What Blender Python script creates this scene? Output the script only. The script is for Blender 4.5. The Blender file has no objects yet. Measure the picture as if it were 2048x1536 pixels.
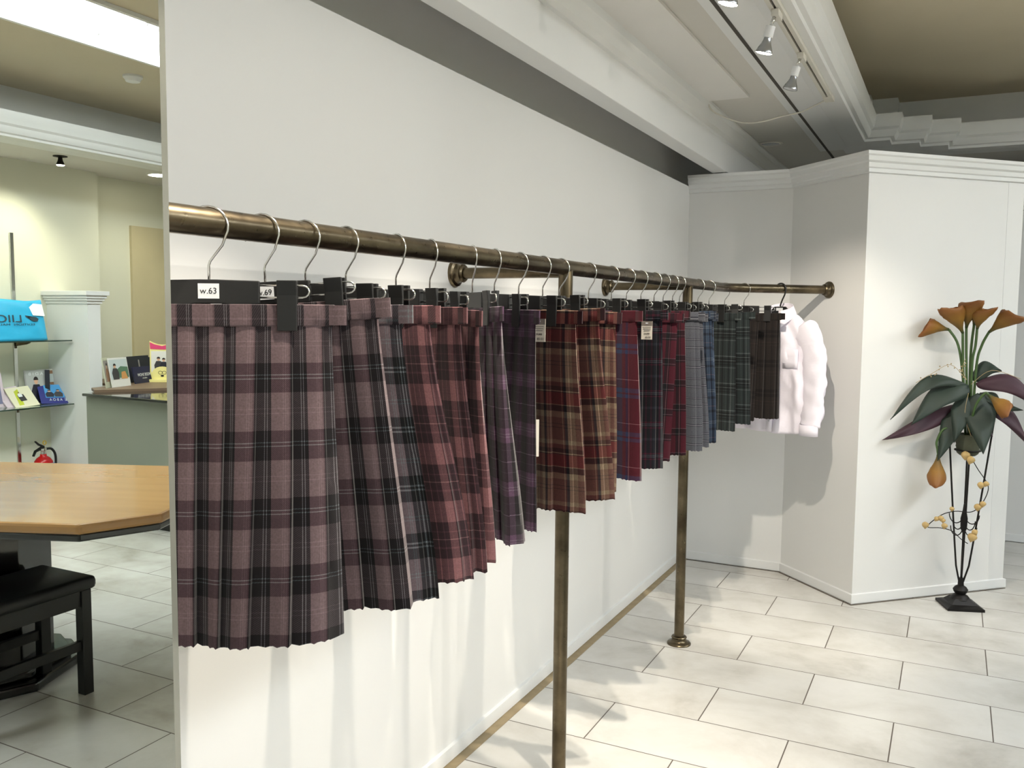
import bpy, math, random
from mathutils import Vector, Matrix, noise
random.seed(7)
PI = math.pi
SC = bpy.context.scene
COL = SC.collection

# ------------------------------------------------------------------ camera
cam = bpy.data.cameras.new('camera'); camo = bpy.data.objects.new('camera', cam); COL.objects.link(camo)
cam.sensor_width = 36.0; cam.lens = 1756.7 / 2048 * 36.0; cam.clip_start = 0.02; cam.clip_end = 60
yaw, pitch, roll = .465664, -.080926, .0093526
fwd = Vector((-math.sin(yaw) * math.cos(pitch), math.cos(yaw) * math.cos(pitch), math.sin(pitch)))
rt = Vector((math.cos(yaw), math.sin(yaw), 0)); up = rt.cross(fwd)
r2 = math.cos(roll) * rt + math.sin(roll) * up; u2 = -math.sin(roll) * rt + math.cos(roll) * up
M = Matrix((r2, u2, -fwd)).transposed().to_4x4(); M.translation = Vector((0, 0, 1.39))
camo.matrix_world = M
SC.camera = camo

# ------------------------------------------------------------------ world, view, big lights
w = bpy.data.worlds.new('world'); SC.world = w; w.use_nodes = True
w.node_tree.nodes['Background'].inputs[0].default_value = (.9, .95, 1, 1)
w.node_tree.nodes['Background'].inputs[1].default_value = 0.02
SC.view_settings.view_transform = 'Standard'; SC.view_settings.look = 'None'
SC.view_settings.gamma = 1; SC.view_settings.use_curve_mapping = False
SC.view_settings.exposure = 0.34
PANEL_E = 14.0      # emission of the ceiling light panel (tubes behind a diffuser)
SPOT_W = 58.0       # each reflector lamp on the track
SPOT_C = (1.0, .90, .76)
ACROSS_W = 100.0   # each reflector lamp across the shop

def area(name, loc, sx, sy, power, col=(1, 1, 1)):
    l = bpy.data.lights.new(name, 'AREA'); l.shape = 'RECTANGLE'; l.size = sx; l.size_y = sy
    l.energy = power; l.color = col
    o = bpy.data.objects.new(name, l); COL.objects.link(o); o.location = loc
    return o
# two unseen area lights added behind the camera as fill, no panels modelled
area('rear_fill_right', (2.3, -1.6, 2.36), 1.2, 2.4, 5, (.93, .97, 1))
area('rear_fill_left', (0.1, -1.7, 2.36), 1.4, 1.4, 2, (.93, .97, 1))

# ------------------------------------------------------------------ materials
def lin(c):
    if isinstance(c, str):
        c = c.lstrip('#'); c = [int(c[i:i+2], 16) for i in (0, 2, 4)]
    return tuple(((v / 255 / 12.92) if v / 255 <= .04045 else ((v / 255 + .055) / 1.055) ** 2.4) for v in c[:3]) + (1,)
class NT:
    def __init__(s, name):
        s.m = bpy.data.materials.new(name); s.m.use_nodes = True; s.t = s.m.node_tree
        s.b = s.t.nodes['Principled BSDF']; s.out = s.t.nodes['Material Output']
    def n(s, typ, **k):
        nd = s.t.nodes.new(typ)
        for a, v in k.items(): setattr(nd, a, v)
        return nd
    def l(s, a, b): s.t.links.new(a, b)
    def val(s, sock, v):
        if isinstance(v, (int, float)): sock.default_value = v
        else: s.l(v, sock)
    def math(s, op, a, b=0.0, c=None):
        nd = s.n('ShaderNodeMath', operation=op); s.val(nd.inputs[0], a); s.val(nd.inputs[1], b)
        if c is not None: s.val(nd.inputs[2], c)
        return nd.outputs[0]
    def mix(s, f, a, b, mode='MIX'):
        nd = s.n('ShaderNodeMix', data_type='RGBA', blend_type=mode)
        s.val(nd.inputs[0], f)
        for i, v in ((6, a), (7, b)):
            if isinstance(v, tuple): nd.inputs[i].default_value = v
            else: s.l(v, nd.inputs[i])
        return nd.outputs[2]
    def noise(s, scale, detail=3, vec=None, rough=.5):
        nd = s.n('ShaderNodeTexNoise'); nd.inputs['Scale'].default_value = scale; nd.inputs['Detail'].default_value = detail
        nd.inputs['Roughness'].default_value = rough
        if vec is None:
            tc = s.n('ShaderNodeTexCoord'); vec = tc.outputs['Object']
        s.l(vec, nd.inputs['Vector']); return nd.outputs['Fac']
    def ramp(s, fac, stops, interp='LINEAR'):
        nd = s.n('ShaderNodeValToRGB'); nd.color_ramp.interpolation = interp
        cr = nd.color_ramp
        while len(cr.elements) > 1: cr.elements.remove(cr.elements[-1])
        cr.elements[0].position = stops[0][0]; cr.elements[0].color = stops[0][1]
        for p, c in stops[1:]:
            e = cr.elements.new(p); e.color = c
        s.l(fac, nd.inputs[0]); return nd.outputs[0]
    def bump(s, h, strength=.2, dist=.002):
        nd = s.n('ShaderNodeBump'); nd.inputs['Strength'].default_value = strength; nd.inputs['Distance'].default_value = dist
        s.l(h, nd.inputs['Height']); s.l(nd.outputs[0], s.b.inputs['Normal'])
def mat(name, col, rough=.6, metal=0, var=.06, vscale=6, bump=0, bscale=200, spec=None, emit=None, es=1, coat=0):
    t = NT(name); c = lin(col)
    f = t.noise(vscale, 4)
    lo = tuple(v * (1 - var) for v in c[:3]) + (1,); hi = tuple(min(1, v * (1 + var)) for v in c[:3]) + (1,)
    t.l(t.mix(f, lo, hi), t.b.inputs['Base Color'])
    t.b.inputs['Roughness'].default_value = rough; t.b.inputs['Metallic'].default_value = metal
    if spec is not None: t.b.inputs['Specular IOR Level'].default_value = spec
    if coat: t.b.inputs['Coat Weight'].default_value = coat; t.b.inputs['Coat Roughness'].default_value = .08
    if bump: t.bump(t.noise(bscale, 2), bump, .001)
    if emit: t.b.inputs['Emission Color'].default_value = lin(emit); t.b.inputs['Emission Strength'].default_value = es
    return t.m
WALL = mat('wall_paint', (222, 222, 220), .42, var=.02, vscale=2, bump=.05, bscale=60)
WALLW = mat('wall_paper_ivory', (214, 214, 196), .6, var=.02, vscale=2)
TRIM = mat('trim_paint', (224, 225, 224), .35, var=.02)
CEIL = mat('ceiling_paint', (206, 203, 196), .7, var=.02)
CEILW = mat('ceiling_board_white', (226, 224, 220), .6, var=.02)
TRAY = mat('tray_ceiling_paper', (202, 192, 168), .8, var=.03)
DARKC = mat('groove_shadow_gap', (70, 66, 60), .9)
BLACKP = mat('black_plastic', (10, 10, 10), .5, var=.15, vscale=30)
CHROME = mat('chrome_wire', (215, 215, 212), .16, 1, var=.02)
STEELD = mat('dark_iron', (30, 28, 27), .5, .6, var=.2, vscale=40, bump=.2, bscale=120)
EDGE = mat('mirror_bevel_metal', (128, 130, 122), .22, .35, var=.05)
WHITEL = mat('label_paper', (226, 228, 230), .6, var=.02)
INK = mat('label_ink', (20, 20, 22), .7)
REDPAINT = mat('red_extinguisher_paint', (190, 18, 22), .25, var=.05)
GREENGREY = mat('counter_panel_grey', (128, 132, 120), .6, var=.03)
GRANITE = mat('black_granite', (20, 20, 19), .06, var=.5, vscale=160, coat=.5)
KICK = mat('black_kick_board', (14, 14, 14), .4)
BROWNW = mat('brown_wood_board', (112, 92, 74), .45, var=.15, vscale=9)
IVORYP = mat('ivory_board', (196, 184, 150), .6)
LACQ = mat('black_lacquer', (9, 9, 10), .12, coat=.6)
LEATHER = mat('black_seat_vinyl', (13, 13, 13), .45, var=.2, vscale=50, bump=.15, bscale=90)
FRAMEB = mat('black_stained_wood', (14, 15, 15), .4, var=.2, vscale=12)
LENS = mat('lamp_lens_lit', (255, 250, 235), .3, emit=(255, 244, 220), es=22)
LENSOFF = mat('lamp_lens_unlit', (200, 202, 205), .15, .3)
BULB = mat('lamp_reflector_glass', (165, 168, 172), .18, .7, var=.1, vscale=40)
CORD = mat('white_cord', (205, 202, 192), .5)
GLASSE = None
def brass_mat():
    t = NT('aged_brass')
    f = t.noise(9, 6); g = t.noise(60, 3)
    c = t.ramp(f, [(0.3, lin((76, 67, 54))), (.5, lin((106, 96, 78))), (.72, lin((132, 120, 98)))])
    c2 = t.mix(t.math('MULTIPLY', g, .35), c, lin((60, 50, 36)))
    t.l(c2, t.b.inputs['Base Color']); t.b.inputs['Metallic'].default_value = 1
    t.l(t.math('MULTIPLY_ADD', g, .22, .20), t.b.inputs['Roughness'])
    return t.m
BRASS = brass_mat()
def glass_mat(name, col, rough=.02):
    t = NT(name); t.b.inputs['Base Color'].default_value = lin(col); t.b.inputs['Transmission Weight'].default_value = .95
    t.b.inputs['Roughness'].default_value = rough; t.b.inputs['IOR'].default_value = 1.3
    return t.m
GLASS = glass_mat('shelf_glass', (200, 225, 215)); GLASSEDGE = mat('glass_cut_edge', (46, 62, 54), .2)
def mirror_mat():
    t = NT('mirror_silver'); t.b.inputs['Base Color'].default_value = (.80, .83, .78, 1)
    t.b.inputs['Metallic'].default_value = 1; t.b.inputs['Roughness'].default_value = 0.0
    return t.m
MIRROR = mirror_mat()
def panel_mat():
    t = NT('light_diffuser'); t.b.inputs['Base Color'].default_value = (.9, .9, .9, 1)
    t.b.inputs['Emission Color'].default_value = (.90, .96, 1, 1); t.b.inputs['Emission Strength'].default_value = PANEL_E
    return t.m
DIFFUSER = panel_mat()
def floor_mat():
    t = NT('porcelain_tile')
    tc = t.n('ShaderNodeTexCoord'); mp = t.n('ShaderNodeMapping'); t.l(tc.outputs['Object'], mp.inputs[0])
    mp.inputs['Location'].default_value = (.4275, -2.895, 0)
    br = t.n('ShaderNodeTexBrick'); t.l(mp.outputs[0], br.inputs['Vector'])
    br.offset = .5; br.offset_frequency = 2; br.squash = 1
    br.inputs['Scale'].default_value = 1; br.inputs['Brick Width'].default_value = .601; br.inputs['Row Height'].default_value = .3005
    br.inputs['Mortar Size'].default_value = .0022; br.inputs['Mortar Smooth'].default_value = .1; br.inputs['Bias'].default_value = 0
    br.inputs['Color1'].default_value = (0, 0, 0, 1); br.inputs['Color2'].default_value = (1, 1, 1, 1); br.inputs['Mortar'].default_value = (.5, .5, .5, 1)
    # cloudy stone, each tile offset
    cmb = t.n('ShaderNodeVectorMath', operation='MULTIPLY_ADD'); t.l(br.outputs['Color'], cmb.inputs[0]); cmb.inputs[1].default_value = (7, 5, 3); t.l(mp.outputs[0], cmb.inputs[2])
    n1 = t.n('ShaderNodeTexNoise'); n1.inputs['Scale'].default_value = 2.6; n1.inputs['Detail'].default_value = 7; n1.inputs['Roughness'].default_value = .62; n1.inputs['Distortion'].default_value = .25
    t.l(cmb.outputs[0], n1.inputs['Vector'])
    c = t.ramp(n1.outputs['Fac'], [(.28, lin((176, 172, 163))), (.42, lin((196, 193, 186))), (.55, lin((205, 203, 197))), (.7, lin((211, 209, 204)))])
    n2 = t.n('ShaderNodeTexNoise'); n2.inputs['Scale'].default_value = 1.6; n2.inputs['Detail'].default_value = 5; t.l(tc.outputs['Object'], n2.inputs['Vector'])
    wear = t.ramp(n2.outputs['Fac'], [(.5, (1, 1, 1, 1)), (.75, (.80, .79, .77, 1))])
    c = t.mix(1.0, c, wear, 'MULTIPLY')
    c = t.mix(br.outputs['Fac'], c, lin((92, 84, 76)))
    t.l(c, t.b.inputs['Base Color'])
    t.l(t.math('MULTIPLY_ADD', br.outputs['Fac'], .5, .26), t.b.inputs['Roughness'])
    t.bump(t.math('SUBTRACT', 1.0, br.outputs['Fac']), .4, .0015)
    return t.m
FLOOR = floor_mat()
def wood_mat():
    t = NT('maple_veneer')
    tc = t.n('ShaderNodeTexCoord'); mp = t.n('ShaderNodeMapping'); t.l(tc.outputs['Object'], mp.inputs[0]); mp.inputs['Scale'].default_value = (1.0, 7, 4)
    n1 = t.noise(2.0, 6, mp.outputs[0]); n2 = t.noise(3, 3)
    c = t.ramp(n1, [(.3, lin((160, 118, 70))), (.7, lin((174, 132, 82)))])
    c = t.mix(t.math('MULTIPLY', n2, .35), c, lin((184, 142, 90)))
    t.l(c, t.b.inputs['Base Color']); t.b.inputs['Roughness'].default_value = .16; t.b.inputs['Coat Weight'].default_value = .15
    return t.m
MAPLE = wood_mat()

# tartans: (start, colour) stripes for warp (per pleat) and weft (per repeat in metres)
def tartan(name, warp, weft, rep, wrep=1.0, rough=.9, thread=None, tl=.5):
    t = NT(name)
    uv = t.n('ShaderNodeUVMap'); sp = t.n('ShaderNodeSeparateXYZ'); t.l(uv.outputs[0], sp.inputs[0])
    u, v = sp.outputs[0], sp.outputs[1]
    fu = t.math('FRACT', t.math('MULTIPLY', u, 1 / wrep)); fv = t.math('FRACT', t.math('MULTIPLY', v, 1 / rep))
    def stops(l): return [(p, (c[0] / 255, c[1] / 255, c[2] / 255, 1)) for p, c in l]
    a = t.ramp(fu, stops(warp), 'CONSTANT'); b = t.ramp(fv, stops(weft), 'CONSTANT')
    # 2/2 twill shows as fine diagonal ribs
    tw = t.math('FRACT', t.math('MULTIPLY_ADD', u, 16.0, t.math('MULTIPLY', v, 330.0)))
    f = t.math('MULTIPLY_ADD', t.math('GREATER_THAN', tw, .5), .16, .38)
    g_ = t.n('ShaderNodeGamma'); g_.inputs[1].default_value = 2.2; t.l(t.mix(f, a, b), g_.inputs[0]); c = g_.outputs[0]
    gr = t.noise(350, 2); c = t.mix(1.0, c, t.ramp(gr, [(.25, (.40, .40, .40, 1)), (.75, (.58, .58, .58, 1))]), 'MULTIPLY')
    if thread:
        hs = t.math('COMPARE', v, tl, .0009)
        c = t.mix(hs, c, lin(thread))
    t.l(c, t.b.inputs['Base Color']); t.b.inputs['Roughness'].default_value = rough
    t.b.inputs['Specular IOR Level'].default_value = .2
    t.b.inputs['Sheen Weight'].default_value = .15
    t.bump(gr, .15, .0006)
    return t.m
def stripes(base, items):
    # base colour broken by (start, end, colour) stripes
    out = [(0.0, base)]
    for s_, e_, c_ in items:
        out.append((s_, c_)); out.append((e_, base))
    return out
def T(name):
    ma, bk, wl, pk = (128, 107, 110), (5, 9, 14), (134, 142, 146), (158, 134, 138)
    if name == 'A':
        return tartan('mauve_black_tartan',
            [(0, ma), (.36, pk), (.385, ma), (.43, pk), (.455, ma), (.545, (96, 76, 80)), (.59, (1, 3, 7)), (.84, wl), (.857, (1, 3, 7)), (.90, wl), (.917, (1, 3, 7))],
            [(0, ma), (.23, pk), (.245, ma), (.30, pk), (.315, ma), (.56, (40, 20, 29)), (.73, wl), (.745, (40, 20, 29)), (.785, wl), (.80, (40, 20, 29))], .100, thread=(200, 200, 200), tl=.482)
    if name == 'A2':
        ma2 = (124, 108, 114)
        return tartan('grey_mauve_black_tartan',
            [(0, ma2), (.30, wl), (.33, ma2), (.38, wl), (.41, ma2), (.5, bk), (.72, wl), (.76, bk), (.82, wl), (.85, bk)],
            [(0, ma2), (.25, wl), (.27, ma2), (.31, wl), (.33, ma2), (.55, bk), (.71, wl), (.74, bk), (.78, wl), (.81, bk)], .100, thread=(210, 210, 210), tl=.482)
    if name == 'B':
        pi, pl, li = (160, 110, 112), (58, 37, 43), (176, 134, 132)
        return tartan('dusty_pink_plum_tartan',
            [(0, pl), (.08, (105, 66, 74)), (.11, pl), (.30, pi), (.42, li), (.435, pi), (.60, pl), (.66, (120, 78, 84)), (.69, pl), (.85, (140, 92, 98)), (.88, pl)],
            [(0, pi), (.12, (150, 100, 106)), (.14, pi), (.22, (150, 100, 106)), (.24, pi), (.36, pl), (.52, (104, 66, 74)), (.54, pl), (.66, li), (.675, pl), (.80, (104, 66, 74)), (.83, pl)], .106, thread=(220, 180, 180), tl=.482)
    if name == 'C':
        pu, dk, li = (112, 82, 108), (42, 37, 40), (158, 144, 158)
        return tartan('plum_purple_tartan',
            [(0, dk), (.16, (96, 70, 92)), (.30, pu), (.36, li), (.372, pu), (.42, li), (.432, pu), (.48, li), (.492, pu), (.6, (96, 70, 92)), (.74, dk), (.8, (90, 84, 92)), (.815, dk)],
            [(0, pu), (.10, li), (.115, pu), (.15, li), (.165, pu), (.27, dk), (.40, (90, 84, 92)), (.41, dk), (.62, li), (.635, dk), (.82, (90, 84, 92)), (.83, dk)], .112, thread=(190, 170, 190), tl=.482)
    if name == 'D':
        cr, rd, nv, mr, st = (168, 144, 118), (108, 12, 24), (18, 22, 36), (36, 8, 16), (190, 164, 134)
        bw, bd = (124, 86, 76), (92, 46, 44)
        return tartan('cream_red_navy_tartan',
            [(0, cr), (.12, nv), (.20, bw), (.24, st), (.255, bw), (.34, bd), (.60, st), (.615, bd), (.66, nv), (.74, cr), (.90, bw)],
            [(0, mr), (.07, st), (.083, mr), (.10, rd), (.29, st), (.303, mr), (.40, cr), (.50, bw), (.60, nv), (.607, bw), (.66, nv), (.667, bw), (.86, cr), (.93, (106, 56, 54))], .155, wrep=2.0, thread=(220, 210, 192), tl=.482)
    if name == 'E':
        return tartan('crimson_blue_tartan',
            [(0, (90, 20, 38)), (.35, (46, 54, 90)), (.55, (90, 20, 38)), (.7, (40, 44, 80)), (.8, (90, 20, 38))],
            [(0, (90, 20, 38)), (.30, (220, 190, 190)), (.31, (90, 20, 38)), (.5, (58, 80, 120)), (.60, (90, 20, 38)), (.64, (58, 80, 120)), (.72, (90, 20, 38))], .13, wrep=2.0, thread=(120, 30, 40), tl=.482)
    if name == 'F':
        nv, wi, wl = (20, 22, 34), (104, 20, 50), (170, 170, 178)
        return tartan('navy_wine_white_tartan',
            [(0, nv), (.2, wi), (.24, nv), (.28, wi), (.32, nv), (.5, (66, 72, 84)), (.53, nv), (.57, (66, 72, 84)), (.6, nv), (.8, (90, 24, 50)), (.9, nv)],
            [(0, nv), (.18, wi), (.22, nv), (.25, wl), (.265, nv), (.30, wl), (.315, nv), (.36, wi), (.40, nv), (.7, (60, 64, 76)), (.78, nv)], .10, thread=(190, 190, 200), tl=.482)
    if name == 'G':
        wi, bk, wl = (86, 20, 40), (12, 12, 20), (176, 168, 172)
        return tartan('wine_black_tartan',
            [(0, wi), (.34, bk), (.62, wi), (.66, bk), (.72, wi)],
            [(0, wi), (.40, wl), (.415, bk), (.62, wl), (.635, bk), (.70, wi)], .085, thread=(200, 190, 195), tl=.482)
    if name == 'H':
        gy, dk, wl = (100, 102, 110), (28, 30, 40), (180, 180, 188)
        return tartan('silver_grey_check',
            [(0, gy), (.15, (90, 92, 102)), (.2, gy), (.25, (90, 92, 102)), (.3, gy), (.6, (96, 98, 108)), (.85, gy)],
            [(0, gy), (.30, dk), (.34, wl), (.38, dk), (.42, gy), (.60, (96, 98, 108)), (.9, dk), (.93, wl), (.96, dk)], .07, thread=(220, 220, 225), tl=.482)
    if name == 'I':
        bl, dk, wl = (52, 68, 90), (16, 20, 34), (150, 156, 160)
        return tartan('steel_blue_tartan',
            [(0, bl), (.3, dk), (.42, bl), (.5, (110, 124, 134)), (.53, bl), (.7, dk), (.8, bl)],
            [(0, bl), (.2, wl), (.22, bl), (.26, wl), (.28, bl), (.42, dk), (.5, bl), (.72, (150, 110, 120)), (.735, bl), (.85, dk), (.93, bl)], .12, thread=(215, 220, 220), tl=.482)
    if name == 'J':
        gr, bk, wl = (44, 52, 52), (9, 11, 13), (140, 148, 148)
        return tartan('charcoal_green_tartan',
            [(0, gr), (.22, (94, 102, 100)), (.25, gr), (.4, bk), (.52, gr), (.66, (88, 96, 94)), (.69, gr), (.85, bk), (.95, gr)],
            [(0, gr), (.3, wl), (.325, gr), (.38, bk), (.46, wl), (.48, bk), (.56, gr), (.60, bk), (.66, gr), (.72, wl), (.74, gr)], .115, thread=(190, 195, 195), tl=.482)
    if name == 'K':
        br, dk, pk2 = (52, 45, 42), (26, 23, 23), (100, 74, 72)
        return tartan('dark_brown_check',
            [(0, br), (.2, dk), (.3, br), (.36, dk), (.42, br), (.7, dk), (.82, br)],
            [(0, br), (.35, dk), (.45, br), (.5, dk), (.6, br), (.75, pk2), (.76, br), (.86, (78, 60, 58)), (.875, br)], .14, thread=(220, 210, 200), tl=.478)
TART = {k: T(k) for k in ('A', 'A2', 'B', 'C', 'D', 'E', 'F', 'G', 'H', 'I', 'J', 'K')}

# ------------------------------------------------------------------ mesh helpers
class MB:
    def __init__(s): s.v = []; s.f = []; s.uv = []
    def add(s, vs, fs):
        o = len(s.v); s.v += [tuple(p) for p in vs]; s.f += [tuple(i + o for i in f) for f in fs]; return s
    def box(s, x0, x1, y0, y1, z0, z1, mx=None):
        vs = [Vector((x, y, z)) for x in (x0, x1) for y in (y0, y1) for z in (z0, z1)]
        if mx: vs = [mx @ p for p in vs]
        return s.add(vs, [(0, 1, 3, 2), (4, 6, 7, 5), (0, 4, 5, 1), (2, 3, 7, 6), (0, 2, 6, 4), (1, 5, 7, 3)])
    def prism(s, poly, z0, z1, mx=None):
        n = len(poly); vs = [Vector((p[0], p[1], z0)) for p in poly] + [Vector((p[0], p[1], z1)) for p in poly]
        if mx: vs = [mx @ p for p in vs]
        fs = [tuple(range(n - 1, -1, -1)), tuple(range(n, 2 * n))] + [(i, (i + 1) % n, n + (i + 1) % n, n + i) for i in range(n)]
        return s.add(vs, fs)
    def tube(s, pts, r, n=8, cap=True, closed=False):
        pts = [Vector(p) for p in pts]; m = len(pts); rr = r if isinstance(r, (list, tuple)) else [r] * m
        vs = []; nrm = None
        for i, p in enumerate(pts):
            if closed: t = pts[(i + 1) % m] - pts[i - 1]
            else: t = pts[min(i + 1, m - 1)] - pts[max(i - 1, 0)]
            t.normalize()
            if nrm is None:
                a = Vector((0, 0, 1)) if abs(t.z) < .9 else Vector((1, 0, 0)); nrm = t.cross(a).normalized()
            else:
                nrm = (nrm - t * nrm.dot(t)).normalized()
            b = t.cross(nrm)
            for k in range(n):
                an = 2 * PI * k / n; vs.append(p + (nrm * math.cos(an) + b * math.sin(an)) * rr[i])
        fs = []
        for i in range(m if closed else m - 1):
            j = (i + 1) % m
            for k in range(n): fs.append((i * n + k, i * n + (k + 1) % n, j * n + (k + 1) % n, j * n + k))
        if cap and not closed: fs += [tuple(range(n - 1, -1, -1)), tuple((m - 1) * n + k for k in range(n))]
        return s.add(vs, fs)
    def lathe(s, prof, n=24, mx=None, capa=True):
        vs = []
        for (r, z) in prof:
            for k in range(n):
                a = 2 * PI * k / n; p = Vector((r * math.cos(a), r * math.sin(a), z)); vs.append(mx @ p if mx else p)
        m = len(prof); fs = [(i * n + k, i * n + (k + 1) % n, (i + 1) * n + (k + 1) % n, (i + 1) * n + k) for i in range(m - 1) for k in range(n)]
        if capa: fs += [tuple(range(n - 1, -1, -1)), tuple((m - 1) * n + k for k in range(n))]
        return s.add(vs, fs)
    def grid(s, fn, nu, nv, closed_u=False):
        vs = []; 
        for j in range(nv):
            for i in range(nu): vs.append(fn(i, j))
        fs = []
        for j in range(nv - 1):
            for i in range(nu if closed_u else nu - 1):
                a = j * nu + i; b = j * nu + (i + 1) % nu; fs.append((a, b, b + nu, a + nu))
        return s.add(vs, fs)
    def build(s, name, m, parent=None, smooth=False, bevel=0, solid=0, uv=None, sub=0, loc=None, autos=None):
        me = bpy.data.meshes.new(name); me.from_pydata(s.v, [], s.f); me.update()
        me.materials.append(m)
        if smooth or autos:
            me.polygons.foreach_set('use_smooth', [True] * len(me.polygons))
        if autos:
            me.set_sharp_from_angle(angle=math.radians(autos))
        if uv:
            ul = me.uv_layers.new(name='UVMap')
            for lp in me.loops: ul.data[lp.index].uv = uv[lp.vertex_index]
        o = bpy.data.objects.new(name, me); COL.objects.link(o)
        if parent: o.parent = parent
        if loc: o.location = loc
        if bevel:
            b = o.modifiers.new('bevel', 'BEVEL'); b.width = bevel; b.segments = 2; b.limit_method = 'ANGLE'
        if solid:
            b = o.modifiers.new('solid', 'SOLIDIFY'); b.thickness = solid; b.offset = 0
        if sub:
            b = o.modifiers.new('sub', 'SUBSURF'); b.levels = sub; b.render_levels = sub
        return o
def tag(o, label, cat, group=None, kind=None):
    o['label'] = label; o['category'] = cat
    if group: o['group'] = group
    if kind: o['kind'] = kind
    return o
def thing(name, label, cat, loc=(0, 0, 0), rz=0, group=None):
    o = bpy.data.objects.new(name, None); COL.objects.link(o); o.location = loc; o.rotation_euler = (0, 0, rz)
    o.empty_display_size = .05
    return tag(o, label, cat, group)
def struct(o, label=None):
    o['kind'] = 'structure'
    if label: o['label'] = label
    return o
def copy_tree(o, parent=None):
    c = o.copy(); COL.objects.link(c)
    if parent: c.parent = parent
    for ch in list(o.children): copy_tree(ch, c)
    return c
def text_mesh(name, body, size, m, parent, mx, extrude=.0002, width=None, font_shear=0):
    cu = bpy.data.curves.new(name, 'FONT'); cu.body = body; cu.size = size; cu.align_x = 'CENTER'; cu.align_y = 'CENTER'; cu.extrude = extrude
    cu.shear = font_shear
    to = bpy.data.objects.new(name, cu); COL.objects.link(to)
    me = bpy.data.meshes.new_from_object(to.evaluated_get(bpy.context.evaluated_depsgraph_get()))
    bpy.data.objects.remove(to); bpy.data.curves.remove(cu)
    me.materials.clear(); me.materials.append(m)
    if width:
        xs = [v.co.x for v in me.vertices]; k = width / max(1e-6, max(xs) - min(xs))
        for v in me.vertices: v.co.x *= k
    me.transform(mx)
    o = bpy.data.objects.new(name, me); COL.objects.link(o); o.parent = parent
    return o
def sweep(path, prof, closed=False):
    # path: list of (x,y); prof: list of (d,z); d = offset to the left of travel direction
    n = len(path); mb = MB(); vs = []
    P = [Vector((p[0], p[1])) for p in path]
    for i in range(n):
        def nd(a, b):
            t = (P[b] - P[a]).normalized(); return Vector((-t.y, t.x))
        if closed or 0 < i < n - 1:
            n1 = nd(i - 1, i); n2 = nd(i, (i + 1) % n); k = n1 + n2; k = k / max(.2, k.dot(n1))
        elif i == 0: k = nd(0, 1)
        else: k = nd(n - 2, n - 1)
        for d, z in prof: vs.append((P[i].x + k.x * d, P[i].y + k.y * d, z))
    m = len(prof); fs = []
    for i in range(n if closed else n - 1):
        j = (i + 1) % n
        for q in range(m - 1): fs.append((i * m + q, i * m + q + 1, j * m + q + 1, j * m + q))
    return mb.add(vs, fs)

# ------------------------------------------------------------------ setting: room shell
ZC = 2.40; WX = -1.346; MX = -.886; ME = .806
struct(MB().box(-1.95, 4.4, -3.1, 8.2, -.1, 0).build('floor', FLOOR), 'pale grey marbled floor tiles laid in a brick bond')
struct(MB().box(WX - .12, WX, -3.0, 8.0, 0, 2.095).build('wall_left', WALL))
struct(MB().box(-1.53, -1.47, -3.0, 8.1, 0, ZC).build('wall_outer_left', WALL))
struct(MB().box(-1.95, 4.4, -3.1, -3.0, 0, 2.9).build('wall_rear', WALL))
struct(MB().box(-1.95, 4.4, 8.0, 8.1, 0, 2.9).build('wall_far', WALL))
struct(MB().box(3.985, 4.35, -3.0, 4.54, 0, ZC).build('wall_right', WALLW))
struct(MB().box(4.11, 4.35, 4.54, 5.9, 0, ZC).build('wall_right_recess', WALLW))
struct(MB().box(.9, 4.35, 5.98, 6.06, 0, 2.9).build('wall_end', WALLW))
# column with mirror (room side), rail runs into its flank
struct(MB().box(WX, MX - .008, -3.0, ME - .002, 0, ZC).build('wall_pillar', WALL))
# partition: straight, chamfer, and the projecting face, open above
A0, A1, B1, C1 = (WX, 4.845), (-.79, 4.845), (-.388, 4.454), (.278, 5.107)
def wallseg(name, p, q, th, z1):
    p = Vector(p); q = Vector(q); t = (q - p).normalized(); nn = Vector((-t.y, t.x)) * th
    return struct(MB().prism([p, q, q + nn, p + nn], 0, z1).build(name, WALL))
wallseg('wall_back', A0, A1, .1, 2.12)
wallseg('wall_chamfer', A1, B1, .1, 2.12)
wallseg('wall_front_face', B1, C1, .1, 2.12)
wallseg('wall_return', C1, (.207, 5.178), .1, 2.12)
wallseg('wall_side', (.33, 6.2), (.9, 6.2), .1, 2.10)
crown = [(-.001, 2.055), (-.012, 2.058), (-.012, 2.075), (-.02, 2.080), (-.022, 2.10), (-.034, 2.108), (-.036, 2.128), (-.044, 2.135), (-.044, 2.150), (.10, 2.150)]
path = [A0, A1, B1, C1, (.22, 5.166)]
struct(sweep(path, crown).build('trim_1', TRIM, autos=30))
struct(sweep([(.32, 6.199), (.9, 6.199)], [(d, z - .02) for d, z in crown]).build('trim_2', TRIM, autos=30))
base = [(0, .05), (-.010, .047), (-.011, .008), (-.011, .006)]
basei = [(0, .05), (-.010, .047), (-.011, .004), (0, .004)]
struct(sweep([(WX, ME), A0, A1, B1, C1, (.22, 5.166)], basei).build('baseboard_back', TRIM))
struct(sweep([(.33, 6.2), (.9, 6.2)], basei).build('baseboard_side', TRIM))
GLUE = mat('old_sealant_strip', (150, 134, 104), .7, var=.3, vscale=25)
struct(MB().box(WX, WX + .042, ME, 4.84, .0002, .0022).build('trim_3', GLUE))
struct(sweep([A0, A1, B1, C1], [(-.012, .0005), (-.02, .0015), (-.02, .0002)]).build('trim_4', mat('dark_joint', (88, 76, 64), .8)))

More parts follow.
